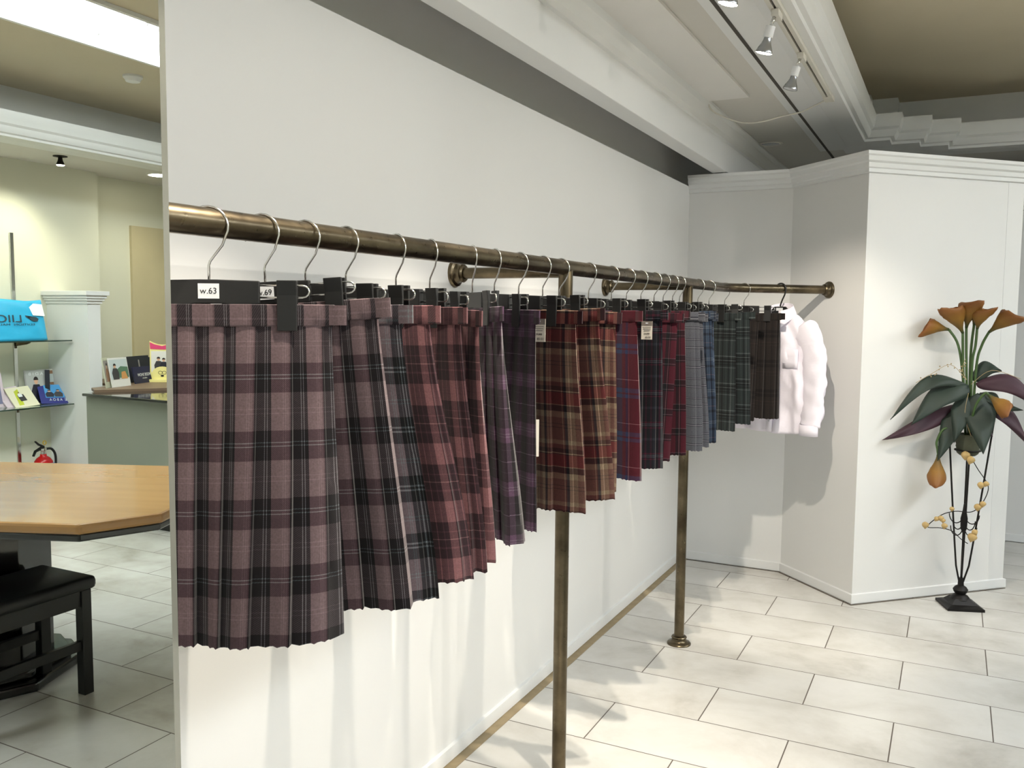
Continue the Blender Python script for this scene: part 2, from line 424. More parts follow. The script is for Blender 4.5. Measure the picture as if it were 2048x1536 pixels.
# ceiling: lowered border round a raised tray with stepped corner and moulded edge
LIP = [(-.449, -2.2), (-.449, 5.43), (-.315, 5.43), (-.315, 5.575), (-.167, 5.575), (-.167, 5.72), (-.02, 5.72), (-.02, 5.87),
       (2.70, 5.87), (2.70, 5.72), (2.85, 5.72), (2.85, 5.575), (3.0, 5.575), (3.0, 5.43), (3.14, 5.43), (3.14, -2.2)]
prof = [(.34, 2.398), (.175, 2.398), (.172, 2.388), (.165, 2.386), (.062, 2.386), (.058, 2.400), (.040, 2.404), (.028, 2.420), (.024, 2.440), (.010, 2.452), (.004, 2.48), (0, 2.50), (0, 2.525), (.03, 2.53), (.36, 2.53), (.36, 2.75)]
struct(sweep(LIP, prof, closed=True).build('trim_5', TRIM, autos=30), 'stepped plaster moulding round the raised ceiling')
# border soffit as polygon strips
def sof(name, poly, m=CEIL): return struct(MB().prism(poly, ZC, ZC + .05).build(name, m))
sof('ceiling_border_left', [(-1.95, -3.1), (-.60, -3.1), (-.60, 8.1), (-1.95, 8.1)])
sof('ceiling_border_far', [(-.60, 5.58), (-.46, 5.58), (-.46, 5.73), (-.31, 5.73), (-.31, 5.87), (-.16, 5.87), (-.16, 6.02), (4.35, 6.02), (4.35, 8.1), (-.60, 8.1)])
sof('ceiling_border_right', [(3.29, -3.1), (4.4, -3.1), (4.4, 6.02), (2.85, 6.02), (2.85, 5.87), (3.0, 5.87), (3.0, 5.73), (3.15, 5.73), (3.15, 5.58), (3.29, 5.58)])
sof('ceiling_border_near', [(-.60, -3.1), (3.29, -3.1), (3.29, -2.35), (-.60, -2.35)])
struct(MB().box(-1.0, 3.7, -2.8, 6.5, 2.75, 2.8).build('ceiling', TRAY))
# boarded ceiling above the rail: white sheet, groove
struct(MB().box(-1.131, -.893, -3.0, 4.18, 2.388, 2.3995).build('ceiling_board', CEILW))
struct(MB().box(-.752, -.738, -3.0, 7.9, 2.3965, 2.3999).build('trim_6', DARKC))
# pelmet fascia hanging in front of the wall, crown at its top
struct(MB().box(-1.214, -1.131, ME - .01, 7.9, 2.155, ZC).build('trim_7', TRIM, bevel=.003), 'long white fascia hanging from the ceiling before the rail wall')
struct(sweep([(-1.131, ME - .01), (-1.131, 7.9)], [(0, 2.30), (-.012, 2.305), (-.014, 2.33), (-.03, 2.35), (-.034, 2.372), (-.05, 2.388), (-.05, 2.3999)]).build('trim_8', TRIM, autos=30))

# ------------------------------------------------------------------ mirror on the pillar
mr = thing('wall_mirror', 'tall mirror with a narrow metal edge covering the pillar at left', 'mirror', (MX, 0, 0))
MB().box(-.006, 0, -2.6, ME - .014, .06, 2.36).build('mirror_glass', MIRROR, mr)
b = MB(); b.add([(-.006, ME - .014, .06), (0, ME - .014, .06), (-.005, ME, .06), (-.006, ME, .06), (-.006, ME - .014, 2.36), (0, ME - .014, 2.36), (-.005, ME, 2.36), (-.006, ME, 2.36)],
    [(0, 3, 2, 1), (4, 5, 6, 7), (1, 2, 6, 5), (2, 3, 7, 6), (0, 1, 5, 4), (3, 0, 4, 7)])
b.build('bevelled_edge', EDGE, mr)

# ------------------------------------------------------------------ garment rail
RX, RZ, RR = -.985, 1.518, .0213
rail = thing('garment_rail', 'aged brass clothes rail on two posts bending to the chamfered wall', 'clothes rail', (RX, 2.29, 0))
def W2L(p): return (p[0] - RX, p[1] - 2.29, p[2])
CY = 4.21; R_ = .30; tl_ = R_ * math.tan(math.radians(22.5))
pts = [(RX, ME, RZ)] + [(RX, ME + (CY - tl_ - ME) * k / 6, RZ) for k in range(1, 7)]
for k in range(1, 9):
    a = math.radians(45 * k / 8); pts.append((RX + R_ * (1 - math.cos(a)), CY - tl_ + R_ * math.sin(a), RZ))
FL = (-.567, 4.628)
pts.append((FL[0], FL[1], RZ))
MB().tube([W2L(p) for p in pts], RR, 24).build('rail_tube', BRASS, rail, autos=40)
def flange(loc, direction, name='wall_flange', r=.042):
    q = Vector(direction).to_track_quat('Z', 'Y').to_matrix().to_4x4(); q.translation = Vector(W2L(loc))
    return MB().lathe([(r, 0), (r, .004), (r * .92, .009), (r * .72, .012), (r * .62, .018), (r * .60, .026), (r * .66, .030), (r * .60, .034), (.0225, .036)], 28, q).build(name, BRASS, rail, autos=35)
flange((FL[0], FL[1], RZ), (-.715, -.699, 0))
for py in (2.29, 3.557):
    MB().tube([W2L((RX, py, .03)), W2L((RX, py, RZ - .005))], .0205, 24).build('post', BRASS, rail, autos=40)
    flange((RX, py, 0), (0, 0, 1), 'floor_flange', .05)
    MB().tube([W2L((WX, py, RZ - .012)), W2L((RX + .01, py, RZ - .012))], .0165, 20).build('wall_arm', BRASS, rail, autos=40)
    flange((WX, py, RZ - .012), (1, 0, 0))

# ------------------------------------------------------------------ hangers and skirts
def hanger_mesh_parts():
    root = thing('clip_hanger', 'x', 'hanger')
    pth = [(0, 0, -.086), (0, 0, -.062), (.002, 0, -.056), (.010, 0, -.045), (.020, 0, -.032)]
    for k in range(0, 15):
        a = math.radians(-30 + 235 * k / 14); pth.append((.0285 * math.cos(a), 0, -.0045 + .0285 * math.sin(a)))
    MB().tube(pth, .0019, 8).build('hook', CHROME, root, smooth=True)
    poly = [(-.072, -.118), (-.072, -.084), (-.03, -.083), (-.012, -.0825), (.012, -.0825), (.03, -.083), (.072, -.084), (.072, -.118), (.055, -.121), (.040, -.1225), (.02, -.118), (-.02, -.118), (-.040, -.1225), (-.055, -.121)]
    rx = Matrix.Rotation(PI / 2, 4, 'X')
    MB().prism(poly, -.006, .006, rx).build('bar', BLACKP, root, bevel=.0015)
    for s in (-1, 1):
        p2 = [(s * .066, 0, -.0905), (s * .134, 0, -.0905)]
        for k in range(1, 6):
            a = PI / 2 - PI * k / 6; p2.append((s * (.134 + .010 * math.cos(a)), 0, -.0995 + .009 * math.sin(a)))
        p2 += [(s * .134, 0, -.1085), (s * .066, 0, -.1085)]
        MB().tube(p2, .0016, 8).build('clip_wire', CHROME, root, smooth=True)
        c = MB()
        # sprung clip: two jaws that lean together over the waistband
        for t in (-1, 1):
            c.add([(s * .112 + dx, t * yy, zz) for dx in (-.0145, .0145) for (yy, zz) in ((.0105, -.158), (.0140, -.158), (.0125, -.105), (.0150, -.083), (.0065, -.083), (.0075, -.105))],
                  [(0, 1, 2, 5), (5, 2, 3, 4), (6, 11, 8, 7), (11, 10, 9, 8), (0, 6, 7, 1), (1, 7, 8, 2), (2, 8, 9, 3), (3, 9, 10, 4), (4, 10, 11, 5), (5, 11, 6, 0)])
        c.build('clip', BLACKP, root, bevel=.0012)
    return root
HANG = hanger_mesh_parts()

def smooth01(t): return t * t * (3 - 2 * t)
def skirt_build(root, mname, hw, hem, dt, db, L, npl, seed, shift=0.0, open_top=.60, open_hem=.50, wave=.010, dep=.006, tw=0.0):
    rnd = random.Random(seed); m = TART[mname]
    top = -.031
    CP = [0, .12, .25, .38, .5, .60, .645, .66, .80, .93, 1.0]    # cloth phase within one pleat
    nc = len(CP) - 1; NU = npl * nc; NV = 26
    ph = [rnd.uniform(0, 2 * PI) for _ in range(6)]
    pj = [rnd.uniform(.85, 1.15) for _ in range(npl)]; tot = sum(pj); acc = [0]
    for q in pj: acc.append(acc[-1] + q / tot)
    dj = [rnd.uniform(.6, 1.3) for _ in range(npl)]
    uvs = []; vs = []
    for j in range(NV):
        t = j / (NV - 1); e = smooth01(t) * .55 + t * .45
        a = hw + (hem - hw) * e; bdep = dt + (db - dt) * (t ** .8)
        opn = open_top + (open_hem - open_top) * t
        for i in range(NU + 1):
            pl = min(i // nc, npl - 1); c = CP[i - pl * nc]
            if c <= .645: g = c / .645 * opn; off = .0012 * math.sin(c / .645 * PI) + dep * .5 * t * (c / .645) * dj[pl]
            else:
                k = (c - .645) / .355; g = opn + k * (1 - opn)
                off = dep * .5 * t * dj[pl] if k == 0 else -dep * (.3 + .7 * t) * dj[pl] * (1 - k) ** .8
            g += 0
            s_ = acc[pl] + (acc[pl + 1] - acc[pl]) * g
            s_ += .010 * t * math.sin(s_ * 19 + ph[4]) * (1 if 0 < i < NU else 0) * math.sin(s_ * PI * 2) ** 2
            # stadium-shaped section, starts at the wall-side edge
            ang = 2 * PI * s_ - PI / 2
            # spread evenly along width
            q = s_ * 2; side = 1 if q < 1 else -1; qq = q if q < 1 else 2 - q
            xx = -1 + 2 * qq
            yy = side * (max(0, 1 - abs(xx) ** 5)) ** .5
            w1 = wave * t * math.sin(xx * 5.5 + ph[0] + side) + wave * .5 * t * t * math.sin(xx * 11 + ph[1])
            x = xx * a + shift * e; y = -yy * (bdep + off) + w1 + (side * -off * .0)
            if abs(xx) > .96: x += (off * (1 if xx > 0 else -1))
            z = top - t * (L - .031) + .004 * t * math.sin(xx * 4 + ph[2])
            if t > .99: z += .0015 * math.sin(i * 2.1)
            ta = math.radians(tw) * e; x, y = x * math.cos(ta) - y * math.sin(ta), x * math.sin(ta) + y * math.cos(ta)
            vs.append((x, y, z)); uvs.append((i // nc + CP[i - (i // nc) * nc] if i < NU else npl, t * (L - .031)))
    mb = MB(); mb.v = vs
    n1 = NU + 1
    mb.f = [(j * n1 + i, (j + 1) * n1 + i, (j + 1) * n1 + i + 1, j * n1 + i + 1) for j in range(NV - 1) for i in range(NU)]
    mb.build('pleated_body', m, root, smooth=False, uv=uvs, autos=38)
    # waistband: closed flat loop slightly outside the body
    vs = []; uvs = []; N = 60; prof_ = [(.0, .0), (.0022, -.001), (.0028, -.016), (.0022, -.031), (0, -.033)]
    for j, (o, z) in enumerate(prof_):
        for i in range(N + 1):
            s_ = i / N; q = s_ * 2; side = 1 if q < 1 else -1; qq = q if q < 1 else 2 - q; xx = -1 + 2 * qq
            yy = side * (max(0, 1 - abs(xx) ** 6)) ** .5
            vs.append((xx * (hw + .003 + o), -yy * (dt + o + .001) + .0015 * math.sin(xx * 5 + ph[3]), z)); uvs.append((s_ * npl * .86, .012 + abs(z) * .55))
    mb = MB(); mb.v = vs; n1 = N + 1
    mb.f = [(j * n1 + i, (j + 1) * n1 + i, (j + 1) * n1 + i + 1, j * n1 + i + 1) for j in range(len(prof_) - 1) for i in range(N)]
    mb.build('waistband', m, root, uv=uvs, autos=40)
    # overlap tab of the waist fastening
    tb = MB(); tb.grid(lambda i, j: (hw - .004 + .026 * i / 4, -.003 - .004 * math.sin(i / 4 * 2), -.001 - .03 * j), 5, 2)
    tb.build('waist_tab', m, root, solid=.003, uv=[(.1 + .3 * (k % 5) / 4, .02 + .02 * (k // 5)) for k in range(10)])

def seg(d):   # point on the slanting leg of the rail, d metres past the bend corner
    return (RX + d * .7068, CY + d * .7074)
SK = [
 # x,y, yaw, design, hw, hem, dtop, dhem, L, pleats, shift, label
 (RX, .962, 36, 'A', .177, .197, .0055, .040, .505, 16, -.004, 'mauve and black tartan pleated skirt, first on the rail beside the mirror'),
 (RX, 1.073, 22, 'A', .178, .212, .0055, .036, .505, 16, -.016, 'mauve and black tartan pleated skirt, second on the rail, half hidden by the first'),
 (RX, 1.176, 13, 'A2', .172, .210, .0055, .030, .505, 16, .01, 'grey mauve tartan skirt with white lines, third on the rail, seen as a strip'),
 (RX, 1.287, 2, 'B', .176, .222, .0055, .038, .50, 18, .01, 'dusty pink and plum checked skirt with its near edge flaring widest'),
 (RX, 1.447, -14, 'B', .178, .205, .0055, .036, .50, 18, .015, 'dusty pink and plum checked skirt in the middle of its three alike'),
 (RX, 1.574, -26, 'B', .180, .202, .0055, .034, .50, 18, .01, 'dusty pink and plum checked skirt, last of the three alike, next to purple'),
 (RX, 1.753, -40, 'C', .176, .205, .0055, .040, .50, 18, .0, 'dark plum checked skirt with a bright purple panel and white lines'),
 (RX, 1.862, -30, 'C', .178, .190, .0055, .030, .50, 18, .0, 'dark plum checked skirt with a white ticket strip, behind the purple panelled one'),
 (RX, 1.994, -12, 'D', .178, .188, .0055, .036, .50, 16, .01, 'red, cream and navy tartan skirt with a price tag near its waist'),
 (RX, 2.133, -12, 'D', .178, .188, .0055, .034, .50, 16, .01, 'cream and red tartan skirt in front of the first brass post'),
 (RX, 2.254, -8, 'D', .178, .180, .0055, .030, .50, 16, .0, 'cream and red tartan skirt with a plain cream waistband showing, last of three alike'),
 (RX, 2.464, -16, 'E', .178, .182, .0055, .032, .50, 16, -.01, 'crimson and blue checked skirt between the cream tartan and the navy one'),
 (RX, 2.657, -8, 'F', .178, .182, .0055, .038, .50, 16, -.01, 'navy and wine tartan skirt with white lines and a hanging price tag'),
 (RX, 2.81, 2, 'G', .178, .180, .0055, .032, .50, 16, -.01, 'wine red and black tartan skirt beside the navy one, longest red panel'),
 (RX, 2.952, -14, 'G', .176, .176, .0055, .026, .50, 14, -.01, 'wine red and black tartan skirt mostly hidden behind its twin'),
 (RX, 3.106, -6, 'H', .176, .186, .0055, .028, .50, 14, .0, 'silver grey checked skirt just right of the wine red ones'),
 (RX, 3.222, -16, 'H', .176, .192, .0055, .026, .50, 14, .01, 'silver grey checked skirt, second of its kind before the blue skirt'),
 (RX, 3.335, -18, 'I', .176, .180, .0055, .026, .50, 14, .0, 'steel blue tartan skirt behind the silver grey ones'),
 (RX, 3.44, -24, 'I', .176, .182, .0055, .026, .50, 14, .0, 'steel blue tartan skirt by the second brass post'),
 (RX, 3.72, -10, 'J', .176, .182, .0055, .030, .50, 14, .0, 'charcoal green tartan skirt just past the second brass post'),
 (RX, 3.90, 10, 'J', .178, .186, .0055, .034, .50, 14, .0, 'charcoal green tartan skirt with its clip near the rail bend'),
 (seg(.02)[0] - .01, seg(.02)[1] - .03, -10, 'K', .176, .180, .0055, .034, .50, 14, .0, 'dark brown checked skirt at the bend of the rail'),
 (seg(.105)[0], seg(.105)[1], 0, 'K', .172, .176, .0055, .034, .50, 14, .0, 'dark brown checked skirt hanging in front of the white shirt'),
]
ORD = ['first', 'second', 'third', 'fourth', 'fifth', 'sixth', 'seventh', 'eighth', 'ninth', 'tenth', 'eleventh', 'twelfth', 'thirteenth', 'fourteenth', 'fifteenth', 'sixteenth', 'seventeenth', 'eighteenth', 'nineteenth', 'twentieth', 'twenty-first', 'twenty-second', 'twenty-third']
TILT = {0: .3, 1: 4, 2: 1}
TWIST = {0: -9, 1: 10, 2: 14, 3: 20, 4: 10, 5: 8, 6: 8, 7: 0, 8: 12, 9: 14, 10: 18, 11: 18, 12: 8, 13: 12, 14: 14, 15: 18, 16: 16, 17: 12, 18: 14, 19: 8, 20: 12}
SZ = {0: 'w.63', 1: 'w.69', 4: 'w.60'}
for i, (x, y, yw, des, hw, hem, dt, db, L, npl, sh, lab) in enumerate(SK):
    h = HANG if i == 0 else copy_tree(HANG)
    tilt = math.radians(TILT.get(i, 1.6 * math.sin(i * 2.3))); hz = RZ + RR + .0019 - .024
    h.location = (x, y, hz); h.rotation_euler = (0, -tilt, math.radians(yw))
    h['group'] = 'clip hangers along the rail'
    h['label'] = 'black clip hanger with chrome hook, %s along the rail from the mirror%s' % (ORD[i], {0: ', labelled w.63', 1: ', labelled w.69'}.get(i, ''))
    off = h.rotation_euler.to_matrix() @ Vector((0, 0, -.1185))
    s = thing('pleated_skirt', lab, 'skirt', (x + off.x, y + off.y, hz + off.z), 0, 'checked school skirts on the brass rail')
    s.rotation_euler = h.rotation_euler
    skirt_build(s, des, hw, hem, dt, db if i == 0 else db * .62, L, npl, 100 + i, sh, wave=.005 if i > 6 else .009, tw=TWIST.get(i, 0))
for h, k in [(o, n) for n, o in enumerate([o for o in COL.objects if o.name.startswith('clip_hanger')])]:
    if k in SZ:
        lb = MB().box(-.015, .015, -.0068, -.0062, -.1105, -.0885).build('size_label', WHITEL, h)
        lb['label'] = 'white size sticker'
        mx = Matrix.Translation((0, -.0069, -.0995)) @ Matrix.Rotation(PI / 2, 4, 'X')
        t_ = text_mesh('size_text', SZ[k], .0125, INK, lb, mx)
# hanging price tags
def price_tag(loc, rz, label, w_=.034, h_=.056, plain=False, tilt=0):
    t = thing('price_tag', label, 'price tag', loc, rz, 'paper tags hanging on the skirts')
    t.rotation_euler = (0, tilt, rz)
    MB().box(-w_ / 2, w_ / 2, -.0008, .0008, -h_, 0).build('card', mat('tag_card', (214, 206, 192), .6), t)
    if plain: return t
    MB().box(-w_ / 2, w_ / 2, -.0011, -.0009, -.014, 0).build('header_band', mat('tag_band', (120, 112, 104), .6), t)
    MB().box(-.004, .004, -.0014, -.0011, -.0075, -.0045).build('punch_hole', WHITEL, t)
    for z, ww in ((-.019, .026), (-.024, .024), (-.029, .02)):
        MB().box(-ww / 2, ww / 2, -.0012, -.0009, z - .0005, z + .0005).build('printed_line', INK, t)
    mx = lambda z, x=0: Matrix.Translation((x, -.0012, z)) @ Matrix.Rotation(PI / 2, 4, 'X')
    text_mesh('price_text', '39,000', .0065, INK, t, mx(-.038, 0))
    text_mesh('size_text', '65-53', .0075, INK, t, mx(-.049, .004))
    return t

# ------------------------------------------------------------------ shirt on the last hanger
def fold(x, y, z, k=1): return noise.noise(Vector((x * 9, y * 9, z * 4)) * k)
SHIRT = NT('white_cotton'); SHIRT.b.inputs['Base Color'].default_value = lin((236, 230, 240)); SHIRT.b.inputs['Roughness'].default_value = .75
SHIRT.b.inputs['Subsurface Weight'].default_value = 0.0
SHIRT.bump(SHIRT.noise(26, 4), .35, .006); SHIRT = SHIRT.m
def shirt():
    px, py = seg(.31)
    rz = math.radians(-22)
    hg = thing('coat_hanger', 'black plastic hanger with a white size label holding the white shirt', 'hanger', (px, py, RZ), rz)
    pth = [(0, 0, -.085), (.004, 0, -.070), (.012, 0, -.05), (.022, 0, -.03)]
    for k in range(12):
        a = math.radians(-20 + 215 * k / 11); pth.append((.0285 * math.cos(a), 0, -.002 + .0285 * math.sin(a)))
    MB().tube(pth, .0038, 8).build('hook', BLACKP, hg, smooth=True)
    poly = [(-.045, -.125), (-.045, -.10), (-.03, -.086), (.03, -.086), (.045, -.10), (.045, -.125), (.13, -.168), (.15, -.19), (.13, -.186), (.03, -.145), (-.03, -.145), (-.13, -.186), (-.15, -.19), (-.13, -.168)]
    MB().prism(poly, -.005, .005, Matrix.Rotation(PI / 2, 4, 'X')).build('shoulder_bar', BLACKP, hg, bevel=.002)
    MB().box(-.018, .018, -.0062, -.0055, -.106, -.092).build('size_label', WHITEL, hg)
    t = thing('dress_shirt', 'white long-sleeved dress shirt hanging at the far end of the rail', 'shirt', (px, py, RZ - .70), rz)
    def prof_(z):   # local z from 0 (hem) to .60 (neck)
        if z < .47: return .176 + .010 * math.sin(z * 9) + .012 * z, .045 + .012 * (1 - z / .47)
        k = min(1, (z - .47) / .115); k2 = 1 - (1 - k) ** .62
        return .184 * (1 - k2) + .062 * k2, .047 * (1 - k) + .036 * k
    NU, NV = 80, 44
    def f(i, j):
        z = .585 * j / (NV - 1); a, d = prof_(z); an = 2 * PI * i / NU
        c, s_ = math.cos(an), math.sin(an)
        x = a * (abs(c) ** .75) * (1 if c > 0 else -1); y = d * (abs(s_) ** .8) * (1 if s_ > 0 else -1)
        zz = z
        if z > .44: zz = .44 + (z - .44) * (1.0)
        fo = noise.noise(Vector((x * 16, y * 6, z * 3.5))) * .030 * (1.2 - z) + noise.noise(Vector((x * 26 + z * 9, 3, z * 14))) * .012
        if s_ < 0: zz -= .060 * max(0, 1 - abs(x) / .078) * (z / .585) ** 9
        if j == 0 or j == 1: zz = .0 + .012 * j + .018 * abs(c) ** 3
        return (x, y + fo * (1 if s_ >= 0 else -1), zz)
    MB().grid(f, NU, NV, True).build('shirt_body', SHIRT, t, smooth=True, solid=.0015)
    # sleeves hang straight down with creases and a cuff
    for s in (-1, 1):
        path = [(s * .120, .0, .520), (s * .160, .0, .462), (s * .190, -.004, .36), (s * .203, -.012, .25), (s * .208, -.024, .14), (s * .198, -.034, .05)]
        NP = 40; vs = []
        def P(tt):
            k = tt * (len(path) - 1); q = min(int(k), len(path) - 2); fr = k - q
            p0 = Vector(path[max(q - 1, 0)]); p1 = Vector(path[q]); p2 = Vector(path[q + 1]); p3 = Vector(path[min(q + 2, len(path) - 1)])
            return .5 * ((2 * p1) + (-p0 + p2) * fr + (2 * p0 - 5 * p1 + 4 * p2 - p3) * fr * fr + (-p0 + 3 * p1 - 3 * p2 + p3) * fr ** 3)
        mb = MB(); n = 22
        for j in range(NP):
            tt = j / (NP - 1); c = P(tt); r = (.075 * (1 - tt) + .046 * tt) * (1 if tt > .12 else .7 + .3 * tt / .12)
            tn = (P(min(1, tt + .02)) - P(max(0, tt - .02))).normalized(); sd = tn.cross(Vector((0, 1, 0))).normalized()
            for k in range(n):
                a = 2 * PI * k / n
                cr = 1 + .22 * noise.noise(Vector((math.cos(a) * 1.6 + s * 7 + tt * 3, tt * 15, math.sin(a) * 1.6))) * (.35 + tt)
                p = c + sd * r * math.cos(a) * cr + Vector((0, 1, 0)) * r * .48 * math.sin(a) * cr
                vs.append(p)
        fs = [(j * n + k, j * n + (k + 1) % n, (j + 1) * n + (k + 1) % n, (j + 1) * n + k) for j in range(NP - 1) for k in range(n)]
        mb.add(vs, fs); mb.build('sleeve', SHIRT, t, smooth=True, solid=.0015)
        mb = MB()
        mb.grid(lambda i, j: (s * .195 + .045 * math.cos(2 * PI * i / 24), -.036 + .026 * math.sin(2 * PI * i / 24), .055 - .052 * j), 24, 2, True)
        cf = mb.build('cuff', SHIRT, t, smooth=True, solid=.004)
        MB().lathe([(.0045, 0), (.0045, .0015)], 12, Matrix.Translation((s * .195, -.062, .03)) @ Matrix.Rotation(PI / 2, 4, 'X')).build('cuff_button', mat('shirt_button', (205, 205, 210), .3), cf)
    # collar: standing band and two leaves
    mb = MB()
    def cf_(i, j):
        a = math.radians(-60 + 300 * i / 24); r1 = .060
        x = r1 * math.cos(a); y = .040 * math.sin(a)
        return (x * (1 + .06 * j), y * (1 + .1 * j), .575 + .028 * j + .018 * math.sin(a))
    mb.grid(cf_, 25, 2); mb.build('collar_stand', SHIRT, t, smooth=True, solid=.003)
    mb = MB()
    def cl(i, j):
        # leaves open in front (-y), points hang over the chest
        a = math.radians(-72 + 324 * i / 24); k = abs(i - 12) / 12; q = j / 3
        x = .064 * math.cos(a) * (1 + .30 * q + .25 * q * k ** 4); y = .046 * math.sin(a) * (1 + .26 * q) - .012 * q * k ** 3
        return (x, y, .612 + .020 * math.sin(a) - (.040 + .050 * k ** 4) * q ** 1.1)
    mb.grid(cl, 25, 4); mb.build('collar', SHIRT, t, smooth=True, solid=.003)
    # placket and buttons
    mb = MB()
    def pl(i, j):
        z = .005 + .545 * j / 20; a, d = prof_(z)
        return (-.016 + .032 * i, -d - .006 - .003 * math.sin(j * .9), z)
    mb.grid(pl, 2, 21); p_ = mb.build('placket', SHIRT, t, smooth=True, solid=.003)
    for k in range(6):
        MB().lathe([(.005, 0), (.005, .0015), (.002, .0018)], 12, Matrix.Translation((0, -prof_(.06 + k * .085)[1] - .011, .06 + k * .085)) @ Matrix.Rotation(PI / 2, 4, 'X')).build('button', mat('shirt_button', (196, 196, 204), .3), t)
    mb = MB()
    mb.grid(lambda i, j: (.055 + .075 * i / 4, -.050 + .008 * (i / 4) ** 2, .41 - .09 * j / 3), 5, 4); mb.build('chest_pocket', SHIRT, t, smooth=True, solid=.002)
    nb = MB().box(-.022, .012, .024, .026, .545, .570).build('neck_label', mat('neck_label_pink', (226, 92, 120), .6), t)
    nb['label'] = 'pink woven neck label'
shirt()

# ------------------------------------------------------------------ ceiling track lamps
tr = thing('lighting_track', 'cream lighting track with a dark slot along the ceiling moulding', 'lighting track', (-.56, 1.0, 2.386))
MB().box(-.019, -.004, -3.6, 3.30, -.016, 0).build('track_profile', CORD, tr)
MB().box(.004, .019, -3.6, 3.30, -.016, 0).build('track_profile', CORD, tr)
MB().box(-.004, .004, -3.6, 3.24, -.006, 0).build('slot', DARKC, tr)
MB().box(-.02, .02, 3.24, 3.34, -.018, 0).build('end_feed', CORD, tr)
def spot_lamp(y, lit, label, ty=.0, aim=(-.33, .0, -1.0), pw=1.0, cone=76):
    root = thing('track_spotlight', label, 'spotlight', (-.56, y, 2.370), 0, 'reflector lamps on the ceiling track')
    MB().box(-.012, .012, -.035, .035, -.022, 0).build('adapter', CORD, root, bevel=.002)
    ax = Vector((-.26, ty, -.95)).normalized()
    j = Vector((-.004, -.02, -.022)); k1 = j + Vector((-.01, .0, -.026))
    MB().tube([j, k1], .006, 12).build('swivel_arm', CHROME, root, smooth=True)
    q = ax.to_track_quat('Z', 'Y').to_matrix().to_4x4(); q.translation = k1; q = q @ Matrix.Scale(.92, 4)
    MB().lathe([(.012, 0), (.0165, .002), (.0165, .038), (.015, .040)], 20, q).build('socket', WHITEL, root, autos=40)
    MB().lathe([(.0125, .040), (.0135, .050), (.018, .062), (.025, .076), (.0295, .088), (.0295, .092)], 24, q, capa=False).build('reflector_bulb', BULB, root, autos=50)
    MB().lathe([(.0288, .0905), (.022, .0945), (.0, .0958)], 24, q, capa=False).build('bulb_lens', LENS if lit else LENSOFF, root, smooth=True)
    if lit:
        l = bpy.data.lights.new('spot_light', 'SPOT'); l.energy = SPOT_W * pw; l.color = SPOT_C; l.spot_size = math.radians(cone); l.spot_blend = .55; l.shadow_soft_size = .012
        o = bpy.data.objects.new('spot_light', l); COL.objects.link(o)
        p = Vector((-.56, y, 2.370)) + k1 + ax * .102
        o.location = p; o.rotation_euler = Vector(aim).to_track_quat('-Z', 'Y').to_euler()
spot_lamp(3.00, True, 'lit reflector spotlight on the track, fully in view, second from its end', .12, (-.06, 1.05, -1.15), 1.35, 66)
spot_lamp(2.50, True, 'lit reflector spotlight cut by the top of the picture', .05, (-.26, .30, -1.0), 1.4, 68)
spot_lamp(3.52, False, 'unlit reflector spotlight nearest the end of the track')
spot_lamp(2.00, True, 'lit reflector spotlight above the rail, just outside the top of the picture', pw=1.5, aim=(-.28, .0, -1.0), cone=66)
spot_lamp(1.40, True, 'lit reflector spotlight above the dusty pink skirts', pw=1.3, aim=(-.28, -.15, -1.0), cone=66)
spot_lamp(1.04, True, 'lit reflector spotlight closest to the mirror pillar', pw=.95, aim=(-.26, -.05, -1.0), cone=58)
cp = [(-1.09, 4.20, 2.388), (-1.08, 4.26, 2.36), (-1.02, 4.36, 2.335), (-.95, 4.40, 2.32), (-.87, 4.42, 2.325), (-.79, 4.42, 2.34), (-.70, 4.41, 2.35), (-.63, 4.37, 2.365), (-.575, 4.33, 2.378)]
def cr_spline(P, n=6):
    P = [Vector(p) for p in P]; out = []
    for q in range(len(P) - 1):
        p0 = P[max(q - 1, 0)]; p1 = P[q]; p2 = P[q + 1]; p3 = P[min(q + 2, len(P) - 1)]
        for k in range(n):
            f = k / n; out.append(.5 * ((2 * p1) + (-p0 + p2) * f + (2 * p0 - 5 * p1 + 4 * p2 - p3) * f * f + (-p0 + 3 * p1 - 3 * p2 + p3) * f ** 3))
    out.append(P[-1]); return out
tag(MB().tube(cr_spline(cp), .004, 8).build('power_cord', CORD, smooth=True), 'white cord looping under the ceiling to the end of the lighting track', 'cord')
dl = thing('ceiling_fitting', 'small round unlit ceiling fitting just right of the long white fascia', 'ceiling fitting', (-1.02, 5.40, ZC))
MB().lathe([(.07, 0), (.07, -.004), (.058, -.007), (.052, -.003)], 28, capa=False).build('trim_ring', CEIL, dl, autos=40)
MB().lathe([(.052, -.003), (.03, -.001), (0, -.001)], 24, capa=False).build('recess', LENSOFF, dl, smooth=True)

# ------------------------------------------------------------------ flower stand
FX, FY = .08, 4.67
st = thing('flower_stand', 'slim black iron flower stand with a square foot before the white wall', 'plant stand', (FX, FY, 0))
bs = MB(); R45 = Matrix.Rotation(math.radians(20), 4, 'Z')
def frus(z0, r0, z1, r1, n=4, a0=PI / 4):
    vs = [(r * math.cos(a0 + 2 * PI * k / n), r * math.sin(a0 + 2 * PI * k / n), z) for z, r in ((z0, r0), (z1, r1)) for k in range(n)]
    vs = [R45 @ Vector(v) for v in vs]
    bs.add(vs, [tuple(range(n - 1, -1, -1)), tuple(range(n, 2 * n))] + [(k, (k + 1) % n, n + (k + 1) % n, n + k) for k in range(n)])
frus(0, .118, .012, .118); frus(.012, .115, .022, .085); frus(.022, .08, .045, .05)
bs.lathe([(.045, .04), (.034, .055), (.022, .062), (.03, .072), (.034, .084), (.026, .096), (.014, .104), (.012, .14)], 20)
